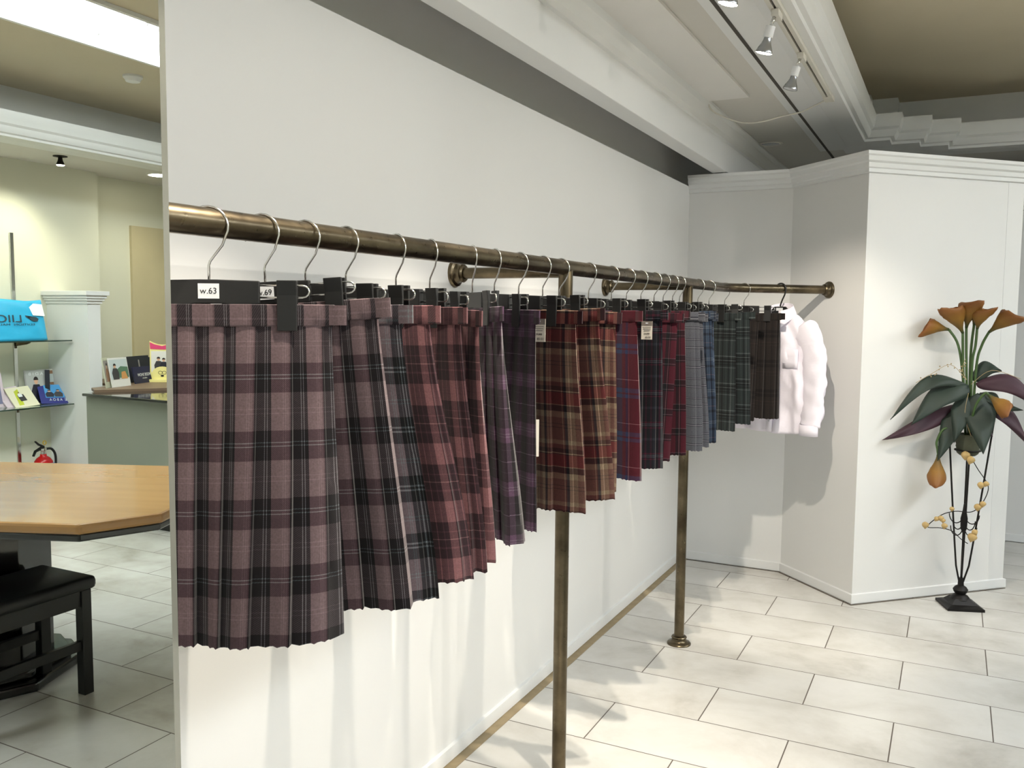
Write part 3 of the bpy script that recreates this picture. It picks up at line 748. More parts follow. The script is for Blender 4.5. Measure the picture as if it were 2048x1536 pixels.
bs.build('foot', STEELD, st, autos=35)
for dx, dy, zt in ((-.085, -.02, .88), (.105, .0, .92), (.0, .055, .92), (.01, -.01, .88)):
    pth = [(dx * .04, dy * .04, .10)] + [(dx * (.16 + .84 * (k / 8) ** .9), dy * (k / 8), .10 + (zt - .10) * k / 8) for k in range(1, 9)]
    MB().tube(pth, .0042, 8).build('rod', STEELD, st, smooth=True)
for z0, rr in ((.34, .026), (.40, .03), (.37, .022)):
    for s in (-1, 1):
        pts_ = [(s * (.004 + rr * (1 - math.cos(a))), .004 * s, z0 + .05 - .045 * math.sin(a)) for a in [PI * k / 10 for k in range(11)]]
        MB().tube(pts_, .0026, 6).build('scroll', STEELD, st, smooth=True)
MB().lathe([(.006, .36), (.014, .38), (.016, .43), (.008, .47), (.005, .50)], 12).build('centre_knot', STEELD, st, smooth=True)
MB().tube([(.055 * math.cos(2 * PI * k / 24), .055 * math.sin(2 * PI * k / 24), .76) for k in range(24)], .004, 6, closed=True).build('pot_ring', STEELD, st, smooth=True)

# flower arrangement in its pot; local origin at the pot base, x to the right
ar = thing('flower_arrangement', 'artificial orange calla lilies with dark leaves in a small green pot on the stand', 'artificial plant', (FX, FY, .735))
POT = mat('green_ribbed_pot', (70, 74, 58), .7, var=.35, vscale=30, bump=.5, bscale=60)
pr_ = [(.034, 0), (.046, .01)] + [(.046 + .010 * k / 8 + .003 * (k % 2), .01 + .085 * k / 8) for k in range(1, 9)] + [(.060, .10), (.052, .102), (.048, .09), (0, .09)]
MB().lathe(pr_, 28, capa=False).build('pot', POT, ar, autos=50)
STEM = mat('stem_green', (58, 84, 40), .5, var=.2, vscale=30)
LEAFG = mat('leaf_dark_green', (34, 48, 40), .62, var=.3, vscale=14)
LEAFP = mat('leaf_purple', (60, 34, 46), .62, var=.3, vscale=14)
def calla_mat():
    t = NT('calla_petal'); uv = t.n('ShaderNodeUVMap'); sp = t.n('ShaderNodeSeparateXYZ'); t.l(uv.outputs[0], sp.inputs[0])
    n = t.noise(40, 4)
    c = t.ramp(t.math('MULTIPLY_ADD', n, .12, sp.outputs[1]), [(.10, lin((50, 66, 26))), (.32, lin((112, 84, 30))), (.6, lin((138, 98, 32))), (1.0, lin((126, 78, 32)))])
    t.l(c, t.b.inputs['Base Color']); t.b.inputs['Roughness'].default_value = .6; return t.m
CALLA = calla_mat(); SPADIX = mat('spadix_yellow', (222, 160, 40), .6)
def calla(stem_pts, d, tipdir, L=.115, R=.042, name='calla_lily'):
    sp_ = cr_spline(stem_pts)
    s = MB().tube(sp_, .0058, 8).build('flower_stem', STEM, ar, smooth=True)
    d = Vector(d).normalized(); tp = Vector(tipdir); tp = (tp - d * tp.dot(d)).normalized(); sd = d.cross(tp)
    o = Vector(stem_pts[-1]); N, Mv = 28, 14; vs = []; uv = []
    for j in range(Mv):
        t = j / (Mv - 1)
        for i in range(N):
            a = 2 * PI * i / N; ca = math.cos(a)
            lip = (.5 + .5 * ca) ** 3
            ln = L * (.84 + .10 * ca + .09 * lip * t)
            r = .006 + R * (math.sin(t * PI / 2) ** 1.9) * (1 - .16 * t ** 9) * (1 + .25 * lip * t * t)
            curl = .16 * R * (t ** 6)
            px_ = r * ca + (curl + .18 * R * lip * t ** 4) * (1 if ca > 0 else -.2)
            py_ = r * math.sin(a) * (1 - .45 * lip * t * t)
            p = o + d * (ln * t - curl * .6 * (1 - lip)) + tp * px_ + sd * py_ + Vector((0, 0, 1)) * .009 * t * noise.noise(Vector((i * .6, j * .5, L * 90)))
            vs.append(p); uv.append((i / N, t))
    mb = MB(); mb.v = [tuple(v) for v in vs]
    mb.f = [(j * N + i, j * N + (i + 1) % N, (j + 1) * N + (i + 1) % N, (j + 1) * N + i) for j in range(Mv - 1) for i in range(N)]
    f = mb.build('calla_flower', CALLA, ar, smooth=True, uv=uv, solid=.0012)
    MB().tube([o + d * L * .15, o + d * L * .45 + tp * .003, o + d * L * .72 + tp * .006], [.004, .005, .003], 8).build('spadix', SPADIX, f, smooth=True)
def leaf(base, tip, width, side=(0, 0, 0), droop=.05, m=LEAFG, twist=0.0, name='leaf', nl=18):
    b_ = Vector(base); e = Vector(tip); ax = e - b_; L = ax.length; ax.normalize()
    n0 = Vector((0, -1, 0)) + Vector(side); n0 = (n0 - ax * n0.dot(ax)).normalized(); sd = ax.cross(n0)
    mb = MB(); uv = []
    W = 7
    def fn(i, j):
        t = j / (nl - 1); q = (i / (W - 1) - .5) * 2
        wd = width * (math.sin(PI * min(1, t ** .75)) ** .9) * (1 - .25 * t) + .002 * (1 - t)
        a = twist * t; s2 = sd * math.cos(a) + n0 * math.sin(a); nn = n0 * math.cos(a) - sd * math.sin(a)
        p = b_ + ax * L * t + Vector((0, 0, 1)) * droop * math.sin(PI * t) + s2 * wd * q + nn * (abs(q) ** 1.4 * wd * -.28 + .006 * math.sin(t * 9 + q * 3))
        return p
    mb.grid(fn, W, nl); return mb.build(name, m, ar, smooth=True, solid=.0012)
# local coordinates (x, y, z) with z from pot base
S0 = (-.012, 0, .09)
calla([S0, (-.035, 0, .36), (-.062, -.01, .52), (-.105, -.02, .595)], (-.82, -.15, .12), (-.5, -.3, -.8), .125, .036)
calla([S0, (-.036, -.01, .40), (-.046, -.015, .58)], (-.42, -.3, .9), (-.6, -.8, .2), .165, .052)
calla([(0, 0, .09), (-.022, 0, .40), (-.032, .01, .605)], (.12, -.25, .95), (.5, -.8, .3), .15, .050)
calla([(.004, 0, .09), (-.008, .02, .45), (.0, .02, .62)], (.05, -.1, 1), (-.3, -.9, .1), .10, .032)
calla([(.008, 0, .09), (.0, 0, .42), (.010, 0, .52), (.013, 0, .60)], (.18, -.2, .95), (.9, -.4, -.1), .115, .042)
calla([(.012, 0, .09), (.018, 0, .42), (.035, -.005, .52), (.062, -.01, .585)], (.75, -.2, .68), (.5, -.5, -.5), .155, .040)
calla([(-.03, -.02, .09), (-.10, -.07, .13), (-.132, -.08, .07), (-.128, -.085, .03), (-.124, -.086, .005)], (-.02, -.1, -1), (0, -1, -.1), .150, .040)
calla([(0, -.02, .10), (.02, -.09, .24), (.055, -.10, .305), (.072, -.10, .300)], (.62, -.25, -.55), (.3, -.9, -.5), .13, .036)
leaf((-.01, -.01, .33), (-.335, -.15, .165), .040, (0, -.2, .8), .10)
leaf((-.01, -.02, .33), (-.245, -.15, .145), .066, (-.3, 0, .4), .05)
leaf((-.02, -.02, .25), (-.125, -.12, -.02), .058, (-.2, 0, .1), .03)
leaf((.03, -.03, .30), (.062, -.14, .03), .072, (.1, 0, .2), .02)
leaf((-.01, -.03, .28), (-.06, -.12, .07), .05, (0, 0, .1), .03)
leaf((.0, .03, .36), (.125, .03, .405), .045, (.1, 0, .6), .035)
leaf((.05, 0, .20), (.215, -.04, .232), .026, (0, 0, .4), .02)
leaf((.04, 0, .30), (.14, -.05, .20), .034, (.2, 0, .6), .03)
leaf((.02, -.01, .345), (.295, -.06, .235), .052, (.1, 0, .5), .06, LEAFP)
leaf((-.03, .01, .24), (-.365, -.17, .068), .040, (0, 0, .2), -.01, LEAFP)
leaf((.06, .0, .25), (.255, .0, .06), .04, (.2, 0, .2), .04, LEAFP)
leaf((-.02, 0, .22), (-.115, -.05, .15), .04, (0, 0, .1), -.02, LEAFP)
leaf((.0, 0, .22), (.10, -.03, .10), .04, (0, 0, .1), -.01, LEAFP)
DRY = mat('dried_sprig', (170, 150, 112), .7)
rs = random.Random(5)
for pth in ([(-.02, -.03, .36), (-.09, -.05, .43), (-.17, -.07, .385), (-.235, -.08, .34)], [(-.02, -.02, .36), (-.04, -.05, .41), (-.03, -.07, .46)], [(0, -.03, .34), (.08, -.06, .41), (.2, -.06, .375)], [(-.01, -.05, .3), (-.02, -.07, .2), (.01, -.07, .1)]):
    sp_ = cr_spline(pth); g = MB().tube(sp_, .0012, 5)
    if pth[-1][0] < 0:
        for p in sp_[3:-2:2]:
            for _ in range(2):
                c = p + Vector((rs.uniform(-.012, .012), rs.uniform(-.01, .01), rs.uniform(-.012, .012)))
                g.lathe([(0, -.004), (.004, 0), (0, .004)], 6, Matrix.Translation(c), capa=False)
    g.build('dried_sprig', DRY, ar, smooth=True)

LANT = mat('papery_lantern', (186, 158, 104), .7, var=.25, vscale=50)
vn = thing('lantern_vine', 'dry vine with papery yellow seed lanterns winding down the flower stand', 'dried vine', (FX, FY - .03, .30))
vp = [(.008, -.03, .425), (.045, -.03, .36), (.085, -.03, .30), (.092, -.03, .26), (.07, -.035, .20), (.03, -.035, .155), (-.04, -.035, .150), (-.10, -.04, .125), (-.155, -.045, .065), (-.10, -.045, .065), (-.05, -.04, .055), (-.01, -.035, .02), (.02, -.03, .0)]
vp = [(a, b_ + .015, c + .02) for a, b_, c in vp]
MB().tube(cr_spline(vp), .0022, 6).build('vine_stem', STEELD, vn, smooth=True)
def lantern(x, z, s, rot=0.0, y=-.045):
    pf = [(0, 1.0), (.35, .85), (.8, .55), (1.0, .15), (.9, -.25), (.55, -.7), (.2, -1.05), (0, -1.3)]
    mx = Matrix.Translation((x, y, z)) @ Matrix.Rotation(rot, 4, 'Y') @ Matrix.Scale(s, 4)
    mb = MB(); n = 15; vs = []
    for r, zz in pf:
        for k in range(n):
            a = 2 * PI * k / n; rr = r * (1 + .10 * math.cos(5 * a)); vs.append(mx @ Vector((rr * math.cos(a), rr * math.sin(a), zz)))
    m_ = len(pf); mb.add(vs, [(i * n + k, i * n + (k + 1) % n, (i + 1) * n + (k + 1) % n, (i + 1) * n + k) for i in range(m_ - 1) for k in range(n)])
    mb.build('lantern', LANT, vn, smooth=True)
for x, z, s, r in ((-.01, .445, .020, 0), (.012, .425, .019, .2), (.06, .310, .016, 0), (.082, .318, .013, .3), (.052, .205, .017, 0), (.072, .222, .014, 0), (-.055, .185, .011, 0), (-.118, .13, .012, .5), (-.10, .135, .013, 0), (-.09, .125, .011, 0), (-.083, .100, .014, 0), (-.165, .095, .016, 0), (.035, .06, .021, .2), (.045, .085, .014, -.6)):
    lantern(x, z, s, r)

# ------------------------------------------------------------------ the other side of the shop, seen in the mirror
def RXV(xv): return 2 * MX - xv        # mirror-image x to real x
# low white pier beside the shelves
pier = MB().box(RXV(-5.33), 3.985, 4.10, 4.20, 0, 1.45).build('low_partition', TRIM)
struct(pier, 'low white partition wall with moulded cap'); pier.name = 'wall_low_partition'
xp = RXV(-5.33)
cap = sweep([(3.985, 4.10), (xp, 4.10), (xp, 4.20), (3.985, 4.20)][::-1], [(.001, 1.43), (-.0, 1.43)])
capb = MB()
for k, (o, z0, z1) in enumerate(((.010, 1.425, 1.445), (.022, 1.445, 1.462), (.032, 1.462, 1.482), (.045, 1.482, 1.512))):
    capb.box(xp - o, 3.985, 4.10 - o, 4.20 + o, z0, z1)
struct(capb.build('trim_9', TRIM, bevel=.002))
struct(MB().box(4.085, 4.112, 4.92, 5.9, 0, 2.05).build('wall_panel', IVORYP))
# light panel in the tray
lp = thing('ceiling_light_panel', 'long bright ceiling light panel with curved holders, seen in the mirror', 'ceiling light', (1.955, 1.6, 2.75))
MB().box(-.275, .275, -2.6, 3.2, -.012, -.002).build('diffuser', DIFFUSER, lp)
for x0, x1, y0, y1 in ((-.30, -.275, -2.63, 3.23), (.275, .30, -2.63, 3.23), (-.275, .275, -2.63, -2.6), (-.275, .275, 3.2, 3.23)):
    MB().box(x0, x1, y0, y1, -.02, -.0005).build('frame', TRIM, lp)
for k in range(9):
    y0 = -2.3 + k * .62
    for xo in (-.17, .17):
        MB().tube([(xo - .10 * math.cos(a), y0 + .04 * math.sin(a), -.016) for a in [PI * q / 8 for q in range(9)]], .0035, 6).build('lamp_holder', TRIM, lp, smooth=True)
sd = thing('smoke_detector', 'round white smoke detector on the beige ceiling in the mirror', 'smoke detector', (RXV(-4.36), 3.70, 2.75))
MB().lathe([(.055, 0), (.055, -.012), (.045, -.022), (.040, -.034), (.018, -.040), (0, -.040)], 28, capa=False).build('housing', TRIM, sd, autos=40)
# eyeball spot and downlight
ey = thing('eyeball_spotlight', 'small lit swivel spotlight above the glass shelves in the mirror', 'spotlight', (RXV(-5.36), 3.95, ZC))
MB().lathe([(.045, 0), (.045, -.005), (.02, -.008)], 24, capa=False).build('ceiling_plate', STEELD, ey, autos=40)
MB().lathe([(.012, -.006), (.016, -.03), (.028, -.06)], 20, capa=False).build('lamp_body', STEELD, ey, smooth=True)
MB().lathe([(.027, -.058), (.02, -.064), (0, -.066)], 20, capa=False).build('bulb_lens', LENS, ey, smooth=True)
dn = thing('recessed_downlight', 'lit round recessed downlight by the mirror edge', 'downlight', (RXV(-5.40), 4.81, ZC))
MB().lathe([(.10, 0), (.10, -.004), (.085, -.006)], 28, capa=False).build('trim_ring', TRIM, dn, autos=40)
MB().lathe([(.086, -.004), (0, -.004)], 28, capa=False).build('diffuser', LENS, dn)
def pt(name, loc, power, col, target, size=120, rad=.03):
    l = bpy.data.lights.new(name, 'SPOT'); l.energy = power; l.color = col; l.spot_size = math.radians(size); l.spot_blend = .7; l.shadow_soft_size = rad
    o = bpy.data.objects.new(name, l); COL.objects.link(o); o.location = loc
    o.rotation_euler = (Vector(target) - Vector(loc)).to_track_quat('-Z', 'Y').to_euler()
pt('eyeball_light', (RXV(-5.36), 3.95, ZC - .075), 22, (1, .93, .72), (3.9, 3.5, .8))
pt('downlight_light', (RXV(-5.40), 4.81, ZC - .02), 16, (1, .93, .75), (RXV(-5.3), 4.7, 0), 130, .08)
pt('shelf_downlight', (RXV(-5.2), 3.1, ZC - .02), 26, (1, .95, .76), (3.95, 3.4, 1.0), 130, .08)

# spotlights on the opposite side of the shop, aimed back across at the rail wall; the last is added fill
for k, (sx_, sy_, tx_, ty_, tz_, pw_, an_) in enumerate(((3.35, 1.75, -1.3, 1.1, .7, 1.0, 50), (3.35, 2.85, -1.3, 2.7, .8, 1.0, 50), (3.35, 2.35, -1.3, 4.0, 1.2, .8, 44))):
    e2 = thing('eyeball_spotlight', 'lit swivel spotlight across the shop shining at the rail wall, %s of three' % ('nearest the entrance', 'middle', 'the added fill one')[k], 'spotlight', (sx_, sy_, ZC), 0, 'spotlights across the shop')
    MB().lathe([(.045, 0), (.045, -.005), (.02, -.008)], 24, capa=False).build('ceiling_plate', STEELD, e2, autos=40)
    MB().lathe([(.012, -.006), (.016, -.03), (.028, -.06)], 20, capa=False).build('lamp_body', STEELD, e2, smooth=True)
    MB().lathe([(.027, -.058), (.02, -.064), (0, -.066)], 20, capa=False).build('bulb_lens', LENS, e2, smooth=True)
    pt('across_light', (sx_, sy_, ZC - .08), ACROSS_W * pw_, (1, .93, .84), (tx_, ty_, tz_), an_, .03)
e3 = thing('recessed_spotlight', 'recessed spotlight in the raised ceiling to the right of the flower stand', 'spotlight', (2.3, 5.6, 2.75))
MB().lathe([(.05, 0), (.05, -.005), (.04, -.008)], 24, capa=False).build('trim_ring', TRIM, e3, autos=40)
MB().lathe([(.04, -.006), (.02, -.009), (0, -.010)], 24, capa=False).build('bulb_lens', LENS, e3, smooth=True)
pt('recessed_light', (2.3, 5.6, 2.73), 45, (1, .95, .88), (-.1, 4.6, .9), 60, .04)
# glass shelves with brackets
def glass_shelf(z, y1, label):
    t = thing('glass_shelf', label, 'shelf', (3.985, 3.35, z), 0, 'glass wall shelves in the mirror')
    x0 = RXV(-5.48) - 3.985
    MB().box(x0, -.03, -1.2, y1 - 3.35, 0, .008).build('glass_pane', GLASS, t)
    MB().box(x0 - .0015, x0, -1.2, y1 - 3.35, 0, .008).build('cut_edge', GLASSEDGE, t)
    MB().box(x0, -.03, y1 - 3.35, y1 - 3.35 + .0015, 0, .008).build('cut_edge', GLASSEDGE, t)
    for by in (-.95, .50):
        MB().prism([(0, 0), (-.16, 0), (-.16, -.008), (-.12, -.02), (0, -.035)], -.004, .004, Matrix.Translation((-.008, by, -.001)) @ Matrix.Rotation(PI / 2, 4, 'X')).build('bracket', BRASS, t)
        MB().box(-.014, 0, by - .008, by + .008, -.05, .0).build('bracket_plate', BRASS, t)
    return t
glass_shelf(1.165, 4.085, 'upper glass shelf with a blue bag on it, in the mirror')
glass_shelf(.722, 4.085, 'lower glass shelf holding catalogues, in the mirror')
for by in (3.35 + .50,):
    sl = MB().box(3.973, 3.985, by - .012, by + .012, .30, 1.9)
    tag(sl.build('slotted_upright', CHROME), 'slotted metal shelf upright on the wall behind the glass shelves', 'shelf rail')

# pictures on catalogues: plate is drawn in its own plane (u to the reader's right, v up)
def catalogue(name, label, cat, cx, cy, z0, w_, h_, lean, face, cover, th=.006, prints=(), texts=(), group=None, rollz=0):
    # face: heading (degrees) the cover looks towards; lean back in degrees
    root = thing(name, label, cat, (cx, cy, z0), 0, group)
    fa = math.radians(face); Mx = Matrix.Rotation(fa + PI / 2, 4, 'Z') @ Matrix.Rotation(math.radians(-lean), 4, 'X') @ Matrix.Rotation(rollz, 4, 'Y')
    MB().box(-w_ / 2, w_ / 2, 0, th, 0, h_, Mx).build('cover', cover, root)
    MB().box(-w_ / 2 + .002, w_ / 2 - .002, th, th + .0015, .002, h_ - .002, Mx).build('pages', WHITEL, root)
    lay = .0006
    for q, (pn, poly, m) in enumerate(prints):
        mm = Mx @ Matrix.Rotation(PI / 2, 4, 'X')
        MB().prism([(p[0] * w_, p[1] * h_) for p in poly], lay * (q + .3), lay * (q + 1), mm).build(pn, m, root)
    for tx, u, v, sz, m, wd in texts:
        text_mesh('lettering', tx, sz, m, root, Mx @ Matrix.Translation((u * w_, -lay * (len(prints) + 1.5), v * h_)) @ Matrix.Rotation(PI / 2, 4, 'X'), .0003, wd)
    return root
def P_(name, c): return mat(name, c, .45, var=.05)
SKIN = P_('print_skin', (214, 170, 140)); PNAVY = P_('print_navy', (24, 26, 42)); PHAIR = P_('print_hair', (36, 26, 22)); PGRN = P_('print_green', (84, 120, 96)); PSKY = P_('print_sky', (196, 206, 206)); PBLU = P_('print_light_blue', (70, 150, 210)); PGR = P_('print_grey', (150, 146, 140)); PBR = P_('print_brown', (150, 112, 84)); PWH = WHITEL; PYEL = P_('print_lime', (196, 204, 60)); PORG = P_('print_orange', (206, 150, 90)); PDG = P_('print_dark_grey', (60, 58, 60))
def rect(x0, x1, y0, y1): return [(x0, y0), (x1, y0), (x1, y1), (x0, y1)]
def person(u, v, s, body, hair=None, k=.7):
    # little printed figure: coat, head, hair
    return [('printed_coat', [(u - .11 * s, v), (u + .11 * s, v), (u + .13 * s, v + .20 * s * k), (u + .07 * s, v + .34 * s * k), (u - .07 * s, v + .34 * s * k), (u - .13 * s, v + .20 * s * k)], body),
            ('printed_face', [(u + .045 * s * math.cos(a), v + (.40 + .06 * math.sin(a)) * s * k) for a in [2 * PI * q / 10 for q in range(10)]], SKIN),
            ('printed_hair', [(u + .055 * s * math.cos(a), v + (.42 + .065 * math.sin(a)) * s * k) for a in [PI * q / 8 for q in range(9)]], hair or PHAIR)]
GCAT = 'catalogues standing on the shelf and counter'
NAVYC = P_('cover_navy', (16, 20, 62)); BLUEC = P_('cover_blue', (26, 34, 122)); GREYC = P_('cover_grey', (158, 156, 152)); CREAMC = P_('cover_cream', (232, 226, 196)); PINKC = P_('cover_pale_pink', (214, 196, 204)); DKNAVY = P_('cover_dark_navy', (16, 20, 36)); WHC = P_('cover_white', (226, 224, 218)); OLV = P_('cover_sage', (188, 190, 168))
ZS = .7305
xs = RXV(-5.6)
catalogue('catalogue', 'tall grey catalogue with a woman in a dark jacket, leaning at the wall', 'catalogue', xs + .07, 3.955, ZS, .155, .235, 10, 190, GREYC,
          prints=[('printed_backdrop', rect(-.44, .44, .05, .97), P_('print_pale', (176, 176, 172)))] + person(.02, .02, 1.9, PNAVY, k=.85), texts=[('A D I B', 0, .88, .028, PWH, .10)], group=GCAT)
catalogue('catalogue', 'brown photo catalogue behind the tilted blue brochure', 'catalogue', xs + .09, 4.055, ZS, .14, .235, 8, 180, WHC,
          prints=[('printed_room', rect(-.44, .44, .05, .95), PBR), ('printed_window', rect(-.38, -.1, .6, .85), PSKY), ('printed_door', rect(.22, .38, .4, .86), PDG)] + person(.0, .25, 1.2, PWH, k=.8), group=GCAT)
catalogue('catalogue', 'slim navy book standing beside the grey catalogue', 'catalogue', xs + .05, 4.01, ZS, .03, .232, 6, 215, DKNAVY, th=.10, group=GCAT)
catalogue('brochure', 'blue brochure showing two men in suits, tilted on the lower shelf', 'brochure', xs - .02, 4.02, ZS, .19, .15, 38, 195, BLUEC, rollz=-.06,
          prints=[('printed_photo', rect(-.36, .30, .32, 1.05), PBLU)] + person(.14, .36, 1.15, PNAVY) + person(-.16, .36, 1.2, PDG), texts=[('A B O A', -.02, .18, .030, PWH, .085), ('E', -.36, .18, .034, PWH, None)], group=GCAT)
catalogue('brochure', 'cream and lime brochure with a bag picture leaning low on the shelf', 'brochure', xs - .04, 3.80, ZS, .165, .175, 45, 188, CREAMC, rollz=.10,
          prints=[('printed_lime', [(.1, .1), (.3, .1), (.2, .8), (0, .9)], PYEL), ('printed_bag', [(-.12, .3), (.14, .28), (.16, .6), (-.1, .62)], PDG)] + person(.05, .5, .7, PWH), group=GCAT)
catalogue('brochure', 'second cream brochure under the lime one', 'brochure', xs - .01, 3.755, ZS, .15, .175, 45, 188, PINKC, rollz=.16, group=GCAT)
catalogue('catalogue', 'pale pink catalogue cut by the left edge of the picture', 'catalogue', xs + .04, 3.60, ZS, .19, .24, 14, 185, PINKC, prints=[('printed_photo', rect(-.4, .4, .1, .8), P_('print_mauve', (120, 120, 150)))], group=GCAT)
# blue shopping bag
bg = thing('shopping_bag', 'bright blue shopping bag with a whale picture on the upper glass shelf', 'shopping bag', (xs - .01, 3.73, 1.1745), math.radians(-90 + 5))
BAGM = mat('blue_bag_film', (48, 168, 214), .3, var=.12, vscale=9, bump=.5, bscale=14)
def bagf(i, j):
    NU, NV = 48, 16; t = j / (NV - 1); a = 2 * PI * i / NU; c, s_ = math.cos(a), math.sin(a)
    x = (.225 - .03 * t) * abs(c) ** .5 * (1 if c > 0 else -1); y = (.055 * (1 - t) ** .8 + .006) * abs(s_) ** .7 * (1 if s_ > 0 else -1)
    y += .007 * noise.noise(Vector((x * 16, t * 5, 2))) * (1 if s_ < 0 else -1)
    return (x, y, .27 * t + .006 * math.sin(x * 18) * t)
MB().grid(bagf, 48, 16, True).build('bag_body', BAGM, bg, smooth=True, solid=.001)
BAGW = P_('bag_white_print', (232, 240, 240)); BAGI = P_('bag_print_dark', (40, 60, 70))
def bagp(pts): return [(p[0], p[1]) for p in pts]
mxb = Matrix.Translation((0, -.060, 0)) @ Matrix.Rotation(math.radians(80), 4, 'X')
def bagprint(name, poly, m, l0): return MB().prism(poly, l0, l0 + .0006, mxb).build(name, m, bg)
whale = [(-.135, .145), (-.12, .158), (-.10, .162), (-.08, .155), (-.065, .150), (-.05, .158), (-.045, .170), (-.055, .168), (-.062, .160), (-.075, .140), (-.10, .128), (-.125, .130)]
bagprint('whale_print', [(x - .02, z) for x, z in whale], BAGI, .004)
bagprint('whale_spout', [(-.20, .165), (-.12, .17), (-.10, .225), (-.13, .25), (-.19, .245)], BAGW, .003)
text_mesh('lettering', 'LIIO', .07, BAGI, bg, mxb @ Matrix.Translation((.045, .145, .005)), .0004, .17)
text_mesh('lettering', 'EDITION  MALL', .018, BAGI, bg, mxb @ Matrix.Translation((.0, .108, .005)), .0004, .25)

# fire extinguisher
fe = thing('fire_extinguisher', 'red fire extinguisher with black hose standing by the wall, in the mirror', 'fire extinguisher', (RXV(-5.60), 3.925, 0), math.radians(-90))
MB().lathe([(.05, 0), (.06, .006), (.062, .03), (.062, .30), (.058, .335), (.042, .358), (.022, .372), (.02, .385)], 28).build('cylinder', REDPAINT, fe, autos=50)
MB().box(-.04, .01, -.0645, -.060, .285, .325).build('paper_label', P_('ext_label_blue', (60, 100, 170)), fe)
MB().lathe([(.018, .383), (.018, .405), (.024, .41), (.024, .425), (.012, .43)], 16).build('valve', CHROME, fe, autos=40)
MB().prism([(-.01, .425), (.055, .405), (.072, .375), (.078, .38), (.062, .415), (.0, .445)], -.010, .010, Matrix.Rotation(PI / 2, 4, 'X')).build('handle', BLACKP, fe, bevel=.002)
MB().prism([(-.01, .44), (.03, .46), (.055, .482), (.06, .476), (.035, .448), (.0, .43)], -.008, .008, Matrix.Rotation(PI / 2, 4, 'X')).build('lever', BLACKP, fe, bevel=.002)
MB().tube([(-.012 + .012 * math.cos(a), 0, .462 + .014 * math.sin(a)) for a in [2 * PI * k / 12 for k in range(12)]], .003, 6, closed=True).build('safety_pin', P_('pin_yellow', (210, 170, 40)), fe, smooth=True)
MB().tube(cr_spline([(-.02, 0, .418), (-.055, -.01, .415), (-.08, -.015, .37), (-.082, -.012, .28), (-.078, 0, .15), (-.075, 0, .08)]), .0085, 8).build('hose', BLACKP, fe, smooth=True)

# reception counter
ct = thing('reception_counter', 'grey panelled counter with a black polished top and brown back board, in the mirror', 'counter', (RXV(-4.5), 4.0, 0))
ox, oy = RXV(-4.5), 4.0
def cb(xv0, xv1, y0, y1, z0, z1):
    a, b_ = sorted((RXV(xv0) - ox, RXV(xv1) - ox)); return MB().box(a, b_, y0 - oy, y1 - oy, z0, z1)
cb(-5.03, -3.2, 3.84, 4.07, .075, .828).build('front_panel', GREENGREY, ct)
cb(-5.00, -3.2, 3.885, 4.06, 0, .075).build('kick_board', KICK, ct)
def vp_(pts): return [(RXV(x) - ox, y - oy) for x, y in pts][::-1]
MB().prism(vp_([(-5.02, 3.80), (-3.2, 3.70), (-3.2, 4.6), (-4.5, 4.6), (-5.02, 4.0)]), .828, .845).build('granite_top', GRANITE, ct, bevel=.004)
MB().prism(vp_([(-4.99, 3.87), (-4.72, 4.25), (-3.3, 4.10), (-3.3, 4.95), (-5.75, 4.95), (-5.75, 4.27), (-5.20, 4.27), (-5.16, 3.98)]), .845, .862).build('back_board', BROWNW, ct)
for p in ((-5.6, 4.30), (-5.6, 4.8), (-3.5, 4.8)): cb(p[0] - .02, p[0] + .02, p[1], p[1] + .04, 0, .845).build('leg', KICK, ct)
ZB = .8625
catalogue('catalogue', 'sage photo catalogue with a man, leftmost on the counter in the mirror', 'catalogue', RXV(-5.06), 4.05, ZB, .12, .205, 8, 150, OLV, prints=[('printed_photo', rect(-.45, .45, .2, .9), PGR)] + person(.1, .2, 1.6, PBR, k=.8), group=GCAT)
catalogue('catalogue', 'white catalogue with a couple outdoors on the counter', 'catalogue', RXV(-5.07), 4.15, ZB, .20, .20, 10, 165, WHC, prints=[('printed_sky', rect(-.47, .47, .26, .94), PSKY), ('printed_hills', [(-.47, .3), (.1, .3), (.1, .6), (-.1, .7), (-.47, .66)], PGRN), ('printed_chair', [(-.4, .26), (-.05, .26), (-.1, .5), (-.3, .52)], PORG)] + person(.22, .26, 1.4, PDG, k=.8), group=GCAT)
catalogue('catalogue', 'dark navy folder at the back of the counter', 'catalogue', RXV(-5.30), 4.50, ZB, .28, .19, 9, 165, DKNAVY, prints=[('spine_mark', rect(-.08, -.03, .55, .85), PGR)], group=GCAT)
catalogue('catalogue', 'second dark folder behind the blue card', 'catalogue', RXV(-5.40), 4.68, ZB, .20, .17, 7, 165, PNAVY, group=GCAT)
catalogue('brochure', 'small blue card with white lettering in front of the navy folder', 'card', RXV(-5.20), 4.46, ZB, .24, .12, 12, 165, NAVYC, texts=[('MODE SHOW', 0, .5, .03, PWH, .15), ('collection', 0, .3, .014, PWH, None)], group=GCAT)
